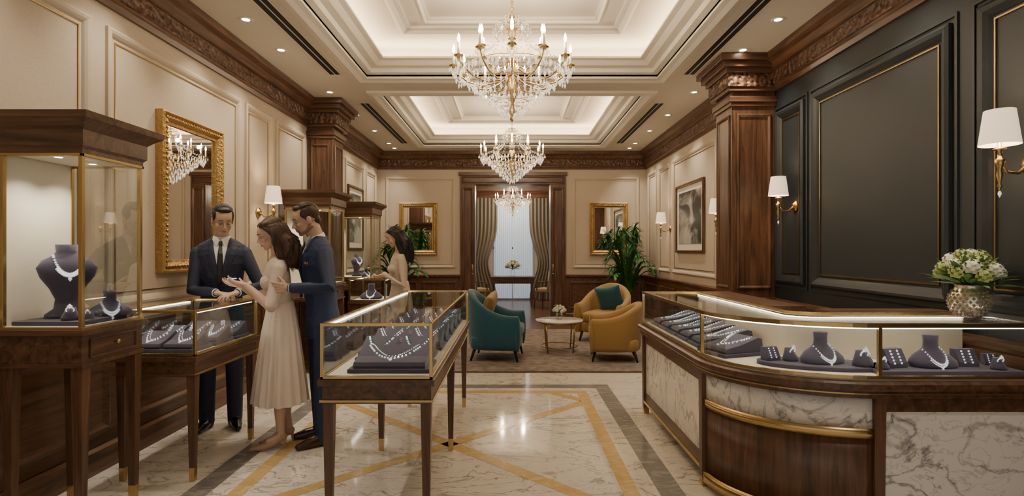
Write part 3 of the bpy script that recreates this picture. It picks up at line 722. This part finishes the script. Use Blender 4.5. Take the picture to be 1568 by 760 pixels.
b=B('bouquet_vase'); b.lathe([(.04,0),(.06,.04),(.065,.12),(.045,.18),(.05,.2),(.001,.19)],glassmat('vase_glass2'),20); bouquet(b,(0,0,.17),.24,.30,18,26,[whiteFl,whiteFl,greenFl]); b.done(loc=(0.02,14.55,.781))
def dchair(x,y,rot):
    b=B('upholstered_dining_chair'); c_=simple('chair_linen',(.45,.36,.24),.8)
    b.sell((0,0,.46),(.24,.24,.055),.4,c_)
    b.loft([[(px*.25,-.2-.05*(1-px*px)+o,z) for o,z in ((0,.48),(.05,.48),(.0,.95),(-.05,.95))] for px in (-1,-.6,-.2,.2,.6,1)],c_,True)
    for q in (-1,1):
        b.tube([(q*.21,.2,.43),(q*.21,.22,0)],[.02,.014],woodZ,8); b.tube([(q*.2,-.2,.43),(q*.21,-.26,0)],[.02,.014],woodZ,8)
        b.tube([(q*.25,-.2,.68),(q*.27,.05,.68),(q*.25,.12,.6),(q*.23,.14,.46)],.014,woodZ,8)
    b.done(loc=(x,y,0),rot=rot)
dchair(.86,14.0,face(-.8,.5)); dchair(-.86,14.0,face(.8,.5))
# ------------------------------------------------------------------ people
def remesh(b,voxel,iters,parent,name):
    tmp=bpy.data.objects.new('tmp',b.mesh()); bpy.context.collection.objects.link(tmp)
    r=tmp.modifiers.new('r','REMESH'); r.mode='VOXEL'; r.voxel_size=voxel; r.use_smooth_shade=True
    s=tmp.modifiers.new('s','SMOOTH'); s.factor=.5; s.iterations=iters
    dg=bpy.context.evaluated_depsgraph_get(); me=bpy.data.meshes.new_from_object(tmp.evaluated_get(dg))
    bvh=BVHTree.FromPolygons([tuple(p) for p in b.v],b.f)
    me.materials.clear()
    for m in b.mats: me.materials.append(m)
    idx=[0]*len(me.polygons)
    for i,p in enumerate(me.polygons):
        h=bvh.find_nearest(p.center)
        if h[2] is not None: idx[i]=b.m[h[2]]
    me.polygons.foreach_set('material_index',idx); me.polygons.foreach_set('use_smooth',[True]*len(idx)); me.update()
    bpy.data.objects.remove(tmp)
    ob=bpy.data.objects.new(name,me); bpy.context.collection.objects.link(ob); ob.parent=parent; return ob
def vmask(name,base,shirt,zA,zT,wT,rough=.65,line=True):
    m,nt,p=newmat(name); tc=N(nt,'ShaderNodeTexCoord'); sp=N(nt,'ShaderNodeSeparateXYZ'); L(nt,tc.outputs['Object'],sp.inputs[0])
    def M(op,a,b_=None):
        n=N(nt,'ShaderNodeMath',operation=op)
        for i,q in enumerate((a,b_)):
            if q is None: continue
            if isinstance(q,(int,float)): n.inputs[i].default_value=q
            else: L(nt,q,n.inputs[i])
        return n.outputs[0]
    ax=M('ABSOLUTE',sp.outputs[0]); front=M('GREATER_THAN',sp.outputs[1],0.0)
    hw=M('MULTIPLY',M('SUBTRACT',sp.outputs[2],zA),wT/(zT-zA))
    inV=M('MULTIPLY',M('LESS_THAN',ax,hw),front)
    cl=M('MULTIPLY',M('MULTIPLY',M('LESS_THAN',ax,.002),front),M('LESS_THAN',sp.outputs[2],zA))
    def mix(a,c,f):
        x_=N(nt,'ShaderNodeMix',data_type='RGBA'); L(nt,f,x_.inputs[0])
        if isinstance(a,tuple): x_.inputs[6].default_value=c4(a)
        else: L(nt,a,x_.inputs[6])
        x_.inputs[7].default_value=c4(c); return x_.outputs[2]
    o=base
    if line: o=mix(o,tuple(q*.3 for q in base),cl)
    o=mix(o,shirt,inV)
    L(nt,o,p.inputs['Base Color']); p.inputs['Roughness'].default_value=rough
    nz=N(nt,'ShaderNodeTexNoise',i_Scale=11.0,i_Detail=2.0,i_Distortion=1.0); L(nt,tc.outputs['Object'],nz.inputs['Vector'])
    bp=N(nt,'ShaderNodeBump',i_Strength=.5,i_Distance=.03); L(nt,nz.outputs['Fac'],bp.inputs['Height']); L(nt,bp.outputs['Normal'],p.inputs['Normal'])
    return m
def ik(S,T,l1,l2,pole):
    d=T-S; Ln=min(d.length,(l1+l2)*.995); dn=d.normalized(); a=(l1*l1-l2*l2+Ln*Ln)/(2*Ln); h=math.sqrt(max(l1*l1-a*a,0))
    p=(pole-dn*pole.dot(dn)).normalized(); return S+dn*a+p*h,S+dn*Ln
def hand(b,w,d,n,thumb_side,mat,k=1.0,curl=.35):
    d=d.normalized(); n=(n-d*n.dot(d)).normalized(); t=d.cross(n)
    if t.dot(thumb_side)<0: t=-t
    offs=(.031,.0105,-.0105,-.031); lens=(.070,.078,.073,.056)
    for i,o in enumerate(offs):
        kn=w+d*(.092-.004*abs(i-1))*k+t*o*k
        b.cap(w+t*o*.55*k+d*.005,kn,.0145*k,.0115*k,mat,10)
        dd=(d+t*(o*3.2)).normalized(); p=kn; rr=.0098*k
        for j,f in enumerate((.45,.31,.24)):
            c_=curl*(1+.25*i)*(1 if j else .6)
            dd=(dd*math.cos(c_)+n*math.sin(c_)).normalized(); q=p+dd*lens[i]*f*k
            b.cap(p,q,rr,rr*.93,mat,10); rr*=.92; p=q
    b.cap(w+d*.02*k,w+d*.07*k+n*.004,.018*k,.014*k,mat)
    p=w+d*.022*k+t*.02*k; dd=(t*.75+d*.65+n*.3).normalized()
    for ln,r in ((.042,.0135),(.032,.0115),(.024,.010)):
        q=p+dd*ln*k; b.cap(p,q,r*k,r*.9*k,mat,10); p=q; dd=(dd+d*.35+n*.15).normalized()
eyeW=simple('eye_white',(.50,.46,.43),.3); eyeI=simple('eye_iris',(.02,.012,.008),.3)
mouthM=simple('mouth_line',(.10,.035,.028),.6)
def head(b,e,M,skin,lips,brow,k,female,beard=None):
    b.M=M@Matrix.Scale(k,4); j=beard or skin
    b.ell((0,-.018,.038),(.075,.094,.084),skin,24,14); b.ell((0,.018,-.038),(.056 if female else .061,.066,.07),skin,20,12)
    b.ell((0,.03,.03),(.06,.056,.06),skin,20,12)
    b.ell((0,.060,-.096),(.018 if female else .026,.018,.016),j)
    for q in (-1,1):
        b.cap((q*.053,-.015,-.055),(q*(.014 if female else .022),.055,-.094),.016 if female else .02,.014,j)
        b.ell((q*.036,.056,-.028),(.022,.022,.022),skin)
        b.cap((q*.012,.081,.018),(q*.046,.065,.016),.0075 if female else .009,.008,skin)
        b.ell((q*.075,-.014,-.008),(.009,.019,.030),skin)
        b.ell((q*.0090,.094,-.036),(.0065,.008,.006),skin,10,8)
    b.cap((0,.081,.008),(0,.102,-.033),.0068,.0085 if female else .0095,skin); b.cap((0,.078,-.045),(0,.082,-.055),.012,.010,j)
    b.ell((0,.070,-.066),(.03,.016,.018),j)
    b.M=Matrix()
    e.M=M@Matrix.Scale(k,4); up_=.0032 if female else .0024; lo_=.0042 if female else .0032
    e.tube([(-.023,.0755,-.0640),(-.012,.0835,-.0612),(-.004,.0862,-.0598),(0,.0860,-.0606),(.004,.0862,-.0598),(.012,.0835,-.0612),(.023,.0755,-.0640)],[.0012,up_,up_*1.15,up_,up_*1.15,up_,.0012],lips,8,True)
    e.tube([(-.021,.0755,-.0662),(-.010,.0830,-.0690),(0,.0850,-.0700),(.010,.0830,-.0690),(.021,.0755,-.0662)],[.0012,lo_,lo_*1.2,lo_,.0012],lips,8,True)
    e.tube([(-.023,.0768,-.0648),(-.012,.0860,-.0652),(0,.0888,-.0650),(.012,.0860,-.0652),(.023,.0768,-.0648)],[.0007,.0009,.0009,.0009,.0007],mouthM,5)
    for q in (-1,1):
        e.ell((q*.031,.0655,-.002),(.0148,.0135,.0125),skin,16,12)
        e.ell((q*.031,.0690,-.0062),(.0118,.0102,.0062),eyeW,14,10)
        e.ell((q*.031,.0755,-.0078),(.0060,.0038,.0048),eyeI,10,8)
        e.tube([(q*.018,.0775,-.0035),(q*.025,.0805,-.0022),(q*.033,.0805,-.0022),(q*.045,.0725,-.0045)],.0017,eyeI,5)
        e.tube([(q*.013,.0870,.022),(q*.022,.0868,.0255),(q*.035,.0810,.027),(q*.049,.0695,.021)],[.0020,.0030,.0028,.0012],brow,6,True)
    e.M=Matrix()
def hairmat(name,c):
    m,nt,p=newmat(name); tc=N(nt,'ShaderNodeTexCoord'); mp=N(nt,'ShaderNodeMapping'); mp.inputs['Scale'].default_value=(90,90,9); L(nt,tc.outputs['Object'],mp.inputs['Vector'])
    nz=N(nt,'ShaderNodeTexNoise',i_Scale=1.0,i_Detail=4.0,i_Distortion=.5); L(nt,mp.outputs['Vector'],nz.inputs['Vector'])
    r=N(nt,'ShaderNodeValToRGB'); r.color_ramp.elements[0].position=.3; r.color_ramp.elements[1].position=.75; r.color_ramp.elements[0].color=c4([q*.5 for q in c]); r.color_ramp.elements[1].color=c4([q*1.6 for q in c])
    L(nt,nz.outputs['Fac'],r.inputs['Fac']); L(nt,r.outputs['Color'],p.inputs['Base Color']); p.inputs['Roughness'].default_value=.5
    bp=N(nt,'ShaderNodeBump',i_Strength=.5,i_Distance=.003); L(nt,nz.outputs['Fac'],bp.inputs['Height']); L(nt,bp.outputs['Normal'],p.inputs['Normal']); return m
def skinmat(name,c):
    m,nt,p=newmat(name); p.inputs['Base Color'].default_value=c4(c); p.inputs['Roughness'].default_value=.52
    p.inputs['Subsurface Weight'].default_value=.08; p.inputs['Subsurface Radius'].default_value=(.02,.008,.004); p.inputs['Subsurface Scale'].default_value=.3; return m
def person(name,loc,f,H,female,hc,hf,LH,RH,skinc,hairc,o,vox=.0045,lean=.0):
    f=V((f[0],f[1],0)).normalized(); rot=math.atan2(-f.x,f.y)
    E=bpy.data.objects.new(name,None); bpy.context.collection.objects.link(E); E.location=(loc[0],loc[1],0); E.rotation_euler=(0,0,rot)
    Mi=(Matrix.Translation((loc[0],loc[1],0))@Matrix.Rotation(rot,4,'Z')).inverted(); Ri=Mi.to_3x3()
    skin=skinmat(name+'_skin',skinc); lips=simple(name+'_lips',o.get('lips',(.42,.16,.13)),.4); hairm=hairmat(name+'_hair',hairc)
    b=B(name+'_src'); e=B('face_details'); k=1.0 if not female else .94
    def ly(z): return lean*max(0,z/H-.52)
    hcL=Mi@V(hc); hfL=(Ri@V(hf)).normalized(); rt=hfL.cross(Z).normalized(); up=rt.cross(hfL)
    HM=Matrix.Translation(hcL)@Matrix((rt,hfL,up)).transposed().to_4x4()
    head(b,e,HM,skin,lips,hairm,k,female,o.get('beard'))
    T=o['top']; A=o['arm']; sf=H/1.68 if female else H/1.8
    if female: S=[(.49,.150,.115,-.005),(.53,.155,.118,-.01),(.58,.135,.10,0),(.625,.115,.088,0),(.67,.125,.092,.005),(.725,.142,.100,.01),(.76,.148,.095,.008),(.795,.148,.082,0),(.82,.120,.065,-.005),(.842,.055,.05,-.01)]
    else: S=[(.435,.178,.120,0),(.47,.175,.12,0),(.52,.168,.118,0),(.57,.155,.110,0),(.62,.150,.108,0),(.68,.163,.115,.005),(.735,.180,.122,.01),(.775,.190,.115,.005),(.80,.192,.10,0),(.820,.175,.082,-.006),(.838,.125,.070,-.010),(.855,.070,.060,-.012)]
    b.eloft([(0,c+ly(z*H),z*H,a*sf,d*sf) for z,a,d,c in S],T,32)
    if female:
        for q in (-1,1): b.ell((q*.062*sf,.062*sf+ly(.725*H),.722*H),(.062*sf,.062*sf,.062*sf),T)
    def ty(x,z):
        q=z/H
        for i in range(len(S)-1):
            if S[i][0]<=q<=S[i+1][0]:
                t=(q-S[i][0])/(S[i+1][0]-S[i][0]); a,d,c=[S[i][kk]+(S[i+1][kk]-S[i][kk])*t for kk in (1,2,3)]
                return c+ly(z)+d*sf*math.sqrt(max(.05,1-(x/(a*sf))**2))
        return .05
    nb=V((0,ly(.83*H)-.012,.83*H)); sk=HM@V((0,-.03,-.06)); nr=.045 if female else .057
    b.cap(nb,sk,nr*1.12,nr,skin,16)
    g=B('clothing_details')
    if not female:
        c0=V((0,ly(.85*H)-.008,.845*H)); dirn=(sk-nb).normalized()
        g.tube([c0-dirn*.012,c0+dirn*.018,c0+dirn*.034],[.070,.067,.0635],o['shirt'],28)
        b.tube([c0-dirn*.02,c0+dirn*.006],[.082,.074],T,24)
        zA=o['zA']*H; zT=.845*H; wT=.058
        for q in (-1,1):
            rings=[]
            for i in range(15):
                t=i/14; z=zA+(zT-zA)*t; xi=.002+wT*t
                if t<.66: ww=.012+.055*(t/.66)**.8
                elif t<.72: ww=.034
                else: ww=.046-.030*((t-.72)/.28)
                xo=xi+ww
                rings.append([(q*xi,ty(xi,z)-.003,z),(q*xi,ty(xi,z)+.006,z),(q*(xi+xo)/2,ty((xi+xo)/2,z)+.009,z),(q*xo,ty(xo,z)+.006,z),(q*xo,ty(xo,z)-.004,z)])
            g.loft(rings,A,False,False,False)
            g.add([(q*.004,ty(0,.838*H)+.022,.846*H),(q*.030,ty(0,.82*H)+.012,.812*H),(q*.062,ty(.05,.83*H)+.006,.845*H),(q*.05,.045+ly(.86*H),.862*H)],[(0,1,2,3)],o['shirt'])
        rings=[]
        for t,w in ((0,.016),(.06,.013),(.12,.012),(.3,.018),(.6,.024),(1,.029)):
            z=.838*H+(zA-.01-.838*H)*t; yy=ty(0,z)+(.010 if t>.1 else .018)
            rings.append([(-w,yy-.006,z),(-w*.5,yy+.001,z),(w*.5,yy+.001,z),(w,yy-.006,z)])
        g.loft(rings,o['tie'],False,False,False)
        for i in range(2):
            z=zA-.035-.10*i; g.M=Matrix.Translation((.006,ty(0,z)+.001,z))@Matrix.Rotation(-pi/2,4,'X'); g.lathe([(.001,.004),(.008,.004),(.009,0)],eyeI,12); g.M=Matrix()
        for q,zz,xw,hh in ((-1,.735,(.075,.125),.014),(-1,.55,(.07,.135),.03),(1,.55,(.07,.135),.03)):
            z=zz*H; P_=[]
            for xx in (xw[0],(xw[0]+xw[1])/2,xw[1]): P_.append([(q*xx,ty(xx,z)+.004,z),(q*xx,ty(xx,z+hh)+.003,z+hh)])
            g.loft(P_,A,False,False,False)
        if o.get('pocket'):
            z=.735*H+.012; g.add([(-.08,ty(.08,z)+.006,z),(-.118,ty(.118,z)+.006,z),(-.116,ty(.116,z)+.008,z+.018),(-.105,ty(.105,z)+.008,z+.010),(-.094,ty(.094,z)+.008,z+.024),(-.084,ty(.084,z)+.008,z+.012)],[(0,1,2,3,4,5)],mustM)
    sw_=(.142 if female else .168)*H/1.8
    for side,HT in ((-1,LH),(1,RH)):
        S0=V((side*sw_,ly(.79*H),.783*H)); tgt=Mi@V(HT['w']); pole=Ri@V(HT.get('pole',(0,0,-1)))
        El,Wr=ik(S0,tgt,.170*H,.150*H,pole); hd=Ri@V(HT['d']); pn=Ri@V(HT['n']); th=Ri@V(HT['t']); fa=(Wr-El).normalized()
        if female:
            if o.get('long'): b.tube([S0,El,Wr],[.046,.040,.030],A,16,True); b.cap(Wr,Wr-fa*.03,.026,.026,skin)
            else:
                b.tube([S0,S0.lerp(El,.5),S0.lerp(El,.92)],[.048,.045,.048],A,16,True)
                b.tube([El,El.lerp(Wr,.3),Wr],[.035,.034,.022],skin,14,True); b.cap(S0.lerp(El,.6),El,.036,.035,skin)
            hk=.84
        else:
            b.tube([S0,S0.lerp(El,.5)],[.060,.054],A,16,True); b.tube([S0.lerp(El,.4),El,El.lerp(Wr,.5),Wr-fa*.02],[.055,.049,.043,.037],A,16,True)
            g.tube([Wr-fa*.05,Wr+fa*.0,Wr+fa*.002],[.0325,.0325,.028],o['shirt'],20); hk=.96
        b.cap(Wr-fa*.03,Wr+hd.normalized()*.02,.024*hk,.023*hk,skin)
        hand(b,Wr+hd.normalized()*.01,hd,pn,th,skin,hk,HT.get('curl',.35))
    if len(g.v)>0: g.done(parent=E)
    hx=.085 if female else .088
    for side,(fx,fy,toe) in ((-1,o['feetL']),(1,o['feetR'])):
        if female:
            an=V((fx,fy-.03,.12)); kn=V((fx*.95,fy*.5+.01,.285*H)); hp=V((side*hx,0,.50*H))
            b.tube([hp,kn,kn.lerp(an,.35)-Y*.012,kn.lerp(an,.75),an],[.08,.050,.050,.034,.029],skin,14,True)
            tv=V((math.sin(toe),math.cos(toe),0))
            b.cap(an-Z*.015,V((fx,fy,.10))-tv*.045,.028,.024,o['shoe']); b.tube([an-tv*.02-Z*.03,V((fx,fy,.05))+tv*.03,V((fx,fy,.026))+tv*.10,V((fx,fy,.018))+tv*.17],[.027,.031,.027,.012],o['shoe'],12,True)
            b.tube([V((fx,fy,.09))-tv*.055,V((fx,fy,.006))-tv*.060],[.016,.006],o['shoe'],8,True)
            b.tube([an-Z*.02+tv*.01,V((fx,fy,.066))+tv*.055],[.028,.02],skin,12,True)
        else:
            an=V((fx,fy,.09)); kn=V((fx*.97,fy*.5+.012,.285*H)); hp=V((side*hx,0,.49*H))
            b.tube([hp,hp.lerp(kn,.5),kn,kn.lerp(an,.5),an,an-Z*.045],[.095,.084,.070,.064,.058,.056],o['trouser'],18,True)
            tv=V((math.sin(toe),math.cos(toe),0)); q=V((fx,fy,0))
            b.tube([q-tv*.055+Z*.042,q+tv*.03+Z*.045,q+tv*.11+Z*.036,q+tv*.185+Z*.027],[.042,.046,.040,.025],o['shoe'],14,True)
            b.tube([q-tv*.06+Z*.012,q-tv*.0+Z*.012],[.012,.012],o['shoe'],8)
    b2=remesh(b,vox,3,E,'body')
    e.done(parent=E)
    if female:
        s=B('skirt'); rings=[]; z0,z1=.635*H,o['hem']
        for i in range(29):
            t=i/28; z=z0+(z1-z0)*t; q=H/1.68
            rx=(.118+(.165-.118)*min(1,t/.3)+(o['flare']-.165)*max(0,(t-.3)/.7))*q; ry=(.092+(.13-.092)*min(1,t/.3)+(o['flare']*.85-.13)*max(0,(t-.3)/.7))*q
            am=.020*min(1,t*1.3)*o.get('pleat',1); r=[]
            for j in range(160):
                a=2*pi*j/160; w=1+ (am/ .2)*math.sin(a*17+.6*math.sin(3*a)+t*.5)*(.7+.3*math.sin(a*5)); r.append((rx*w*math.cos(a),ry*w*math.sin(a)-.003,z))
            rings.append(r)
        s.loft(rings,o['skirt'],True,False); s.done(parent=E)
        s=B('belt'); s.eloft([(0,ly(z),z,.123*H/1.68,.096*H/1.68) for z in (.618*H,.64*H)],o['skirt'],32); s.done(parent=E)
    h=B('hair_src'); h.M=HM@Matrix.Scale(k,4); st=B('hair_strands')
    if female:
        h.ell((0,-.036,.045),(.083,.088,.086),hairm,24,14)
        for q in (-1,1): h.ell((q*.036,.012,.082),(.042,.052,.034),hairm); h.tube([(q*.060,.038,.068),(q*.077,.012,.03),(q*.083,-.015,-.02)],[.014,.017,.021],hairm,10,True)
        h.M=Matrix()
        def lock(a,off,ph,hl):
            p0=HM@V((math.sin(a)*(.070+off),-.03-math.cos(a)*(.080+off),.05)); p1=HM@V((math.sin(a)*(.082+off),-.038-math.cos(a)*(.084+off),-.03))
            pts=[p0,p1]
            for s_ in range(1,8):
                wv=.013*math.sin(s_*1.3+ph); u=s_/7
                pts.append(V((math.sin(a)*(.090+off)*(1-.15*u)+wv,p1.y-.055*math.sin(min(1,u*1.5)*pi/2)*(1 if math.cos(a)>-.1 else .6)-off*.6*math.cos(a)+wv,p1.z-hl*u)))
            return pts
        for i in range(15):
            a=math.radians(-104+208*i/14)
            h.tube(lock(a,0,i*1.1,o['hairlen']*(1-.12*abs(math.sin(a)))),[.022,.027,.028,.028,.027,.026,.024,.018,.007],hairm,10,True)
        for i in range(240):
            a=math.radians(-110+220*random.random())
            st.tube(lock(a,.021+.006*random.random(),a*14+random.random(),o['hairlen']*(.85+.2*random.random())),[.001,.0022,.0026,.0026,.0026,.0024,.002,.0015,.0008],hairm,5)
        for i in range(190):
            q=random.choice((-1,1)); v0=-.10+.135*random.random(); pts=[]
            for s_ in range(7):
                an=pi/2-(pi/2+.25)*s_/6; yy=v0-.035*s_/6; rr=math.sqrt(max(.2,1-((yy+.036)/.098)**2))
                pts.append(HM@(V((q*.0860*math.cos(an)*rr,yy,.045+.0885*math.sin(an)*rr))*k))
            st.tube(pts,[.0015,.0022,.0024,.0024,.0024,.0022,.0015],hairm,5)
    else:
        h.ell((0,-.036,.048),(.079,.083,.081),hairm,24,14); h.ell((0,.002,.094),(.062,.062,.031),hairm,20,12); h.ell((0,.042,.100),(.050,.026,.020),hairm)
        for q in (-1,1): h.ell((q*.066,-.008,.045),(.014,.046,.042),hairm); h.cap((q*.0735,.010,.03),(q*.0745,.008,-.005),.006,.004,hairm)
        h.ell((0,-.075,-.01),(.055,.033,.05),hairm)
        h.M=Matrix()
        for i in range(300):
            bx=-1+2*random.random(); pts=[]; a0=.98+.15*random.random(); a1=a0+.7+1.3*random.random(); jr=.99+.04*random.random(); side_=.05*random.random()
            for s_ in range(7):
                a=a0+(a1-a0)*s_/6; lx=.066*bx*(1+.05*math.sin(s_))+side_*.2*s_/6; rr=math.sqrt(max(.15,1-(lx/.086)**2))
                pts.append(HM@(V((lx,-.022+.094*jr*math.cos(a)*rr,.046+.086*jr*math.sin(a)*rr))*k))
            st.tube(pts,[.001,.002,.0023,.0023,.002,.0018,.0008],hairm,5)
    remesh(h,.005,2,E,'hair'); st.done(parent=E)
    return E
navy=(.019,.034,.092); navyD=(.014,.020,.048)
shirtM=simple('white_shirt',(.78,.77,.76),.7); 
def suit(nm,c,H,zA,tie):
    return dict(zA=zA,top=vmask(nm+'_jacket',c,(.78,.77,.76),zA*H,.845*H,.060),arm=simple(nm+'_sleeve',c,.65,bump=.5,bscale=11),trouser=simple(nm+'_trouser',tuple(q*.8 for q in c),.7,bump=.4,bscale=9),shirt=shirtM,tie=simple(nm+'_tie',tie,.4))
o=suit('seller',navyD,1.84,.66,(.012,.012,.016)); o.update(feetL=(-.10,.02,-.2),feetR=(.11,0,.25),shoe=simple('black_shoe',(.008,.008,.008),.25),lips=(.40,.20,.155))
person('salesman',(-2.42,4.63),(.38,-.925),1.84,False,(-2.375,4.56,1.712),(.58,-.74,-.36),
  dict(w=(-2.16,4.37,1.135),d=(-.35,-.8,-.12),n=(0,0,-1),t=(-1,0,0),pole=(.5,.5,-.6),curl=.3),
  dict(w=(-2.31,4.33,1.135),d=(.9,-.3,-.08),n=(0,0,-1),t=(.3,1,0),pole=(-.8,.2,-.6),curl=.35),(.52,.345,.245),(.014,.011,.010),o,lean=.06)
o=suit('client',navy,1.84,.64,(.014,.022,.045)); o.update(feetL=(-.10,.03,-.1),feetR=(.10,-.02,.2),shoe=simple('brown_shoe',(.05,.02,.01),.25),beard=simple('stubble',(.30,.185,.13),.7),pocket=1,lips=(.40,.19,.15))
person('male_customer',(-1.46,4.28),(-.80,-.60),1.84,False,(-1.565,4.205,1.698),(-.86,-.44,-.30),
  dict(w=(-1.575,3.93,1.20),d=(-.95,.05,.03),n=(0,1,0),t=(0,0,1),pole=(.6,-.5,-.7),curl=.3),
  dict(w=(-1.66,4.36,1.12),d=(-.7,-.2,0),n=(.2,-1,0),t=(0,0,1),pole=(.3,.8,-.6),curl=.3),(.56,.37,.27),(.060,.032,.018),o,lean=.16)
champ=(.68,.57,.49)
def dress(nm,c,H,skinc): return dict(top=vmask(nm+'_bodice',c,skinc,.745*H,.85*H,.07,.42,line=False),arm=simple(nm+'_sleeve',c,.42,bump=.4,bscale=14),skirt=simple(nm+'_skirt',c,.40,bump=.12,bscale=12))
sk1=(.62,.41,.31)
o=dress('woman',champ,1.70,sk1); o.update(feetL=(-.06,.03,.05),feetR=(.07,-.03,.1),hem=.34,flare=.225,shoe=simple('nude_shoe',(.45,.28,.18),.3),hairlen=.27)
person('female_customer',(-1.735,4.16),(-.90,-.43),1.70,True,(-1.80,4.125,1.585),(-.80,-.50,-.32),
  dict(w=(-1.90,3.97,1.215),d=(-.9,-.05,.30),n=(.2,.1,1),t=(-.2,1,.1),pole=(.8,-.3,-.9),curl=.22),
  dict(w=(-1.97,4.06,1.20),d=(-.85,-.25,.22),n=(.2,0,1),t=(0,-1,0),pole=(.5,.5,-.9),curl=.35),sk1,(.080,.040,.023),o,lean=.08)
o=dress('bgwoman',(.56,.47,.39),1.73,sk1); o.update(feetL=(-.06,.03,.05),feetR=(.07,-.03,.1),hem=.40,flare=.20,pleat=.5,shoe=simple('taupe_shoe',(.25,.16,.1),.3),hairlen=.30,long=True)
person('woman_browsing',(-1.30,6.45),(-.93,-.36),1.73,True,(-1.365,6.42,1.615),(-.88,-.36,-.36),
  dict(w=(-1.45,6.30,1.19),d=(-.9,0,-.3),n=(.1,.5,1),t=(0,1,.2),pole=(.8,-.2,-.9),curl=.5),
  dict(w=(-1.47,6.42,1.19),d=(-.9,-.2,-.3),n=(.1,-.3,1),t=(0,-1,.2),pole=(.5,.5,-.9),curl=.5),sk1,(.016,.012,.010),o,vox=.006,lean=.05)
b=B('diamond_bracelet')
b.tube([(.03*math.cos(2*pi*j/20),.03*math.sin(2*pi*j/20),0) for j in range(21)],.002,gem,5); gems(b,[(.03*math.cos(2*pi*j/20),.03*math.sin(2*pi*j/20),0.002) for j in range(21)],.004); b.done(loc=(-2.02,4.0,1.262))
# ------------------------------------------------------------------ world, camera
w=bpy.data.worlds.new('World'); bpy.context.scene.world=w; w.use_nodes=True
w.node_tree.nodes['Background'].inputs[0].default_value=(1,.90,.77,1); w.node_tree.nodes['Background'].inputs[1].default_value=.68
cam=bpy.data.cameras.new('camera'); cam.sensor_width=36; cam.lens=850/1568*36; cam.shift_y=.0019; cam.clip_start=.05
co=bpy.data.objects.new('camera',cam); bpy.context.collection.objects.link(co); co.location=(0,0,EYE); co.rotation_euler=(pi/2,0,0)
bpy.context.scene.camera=co
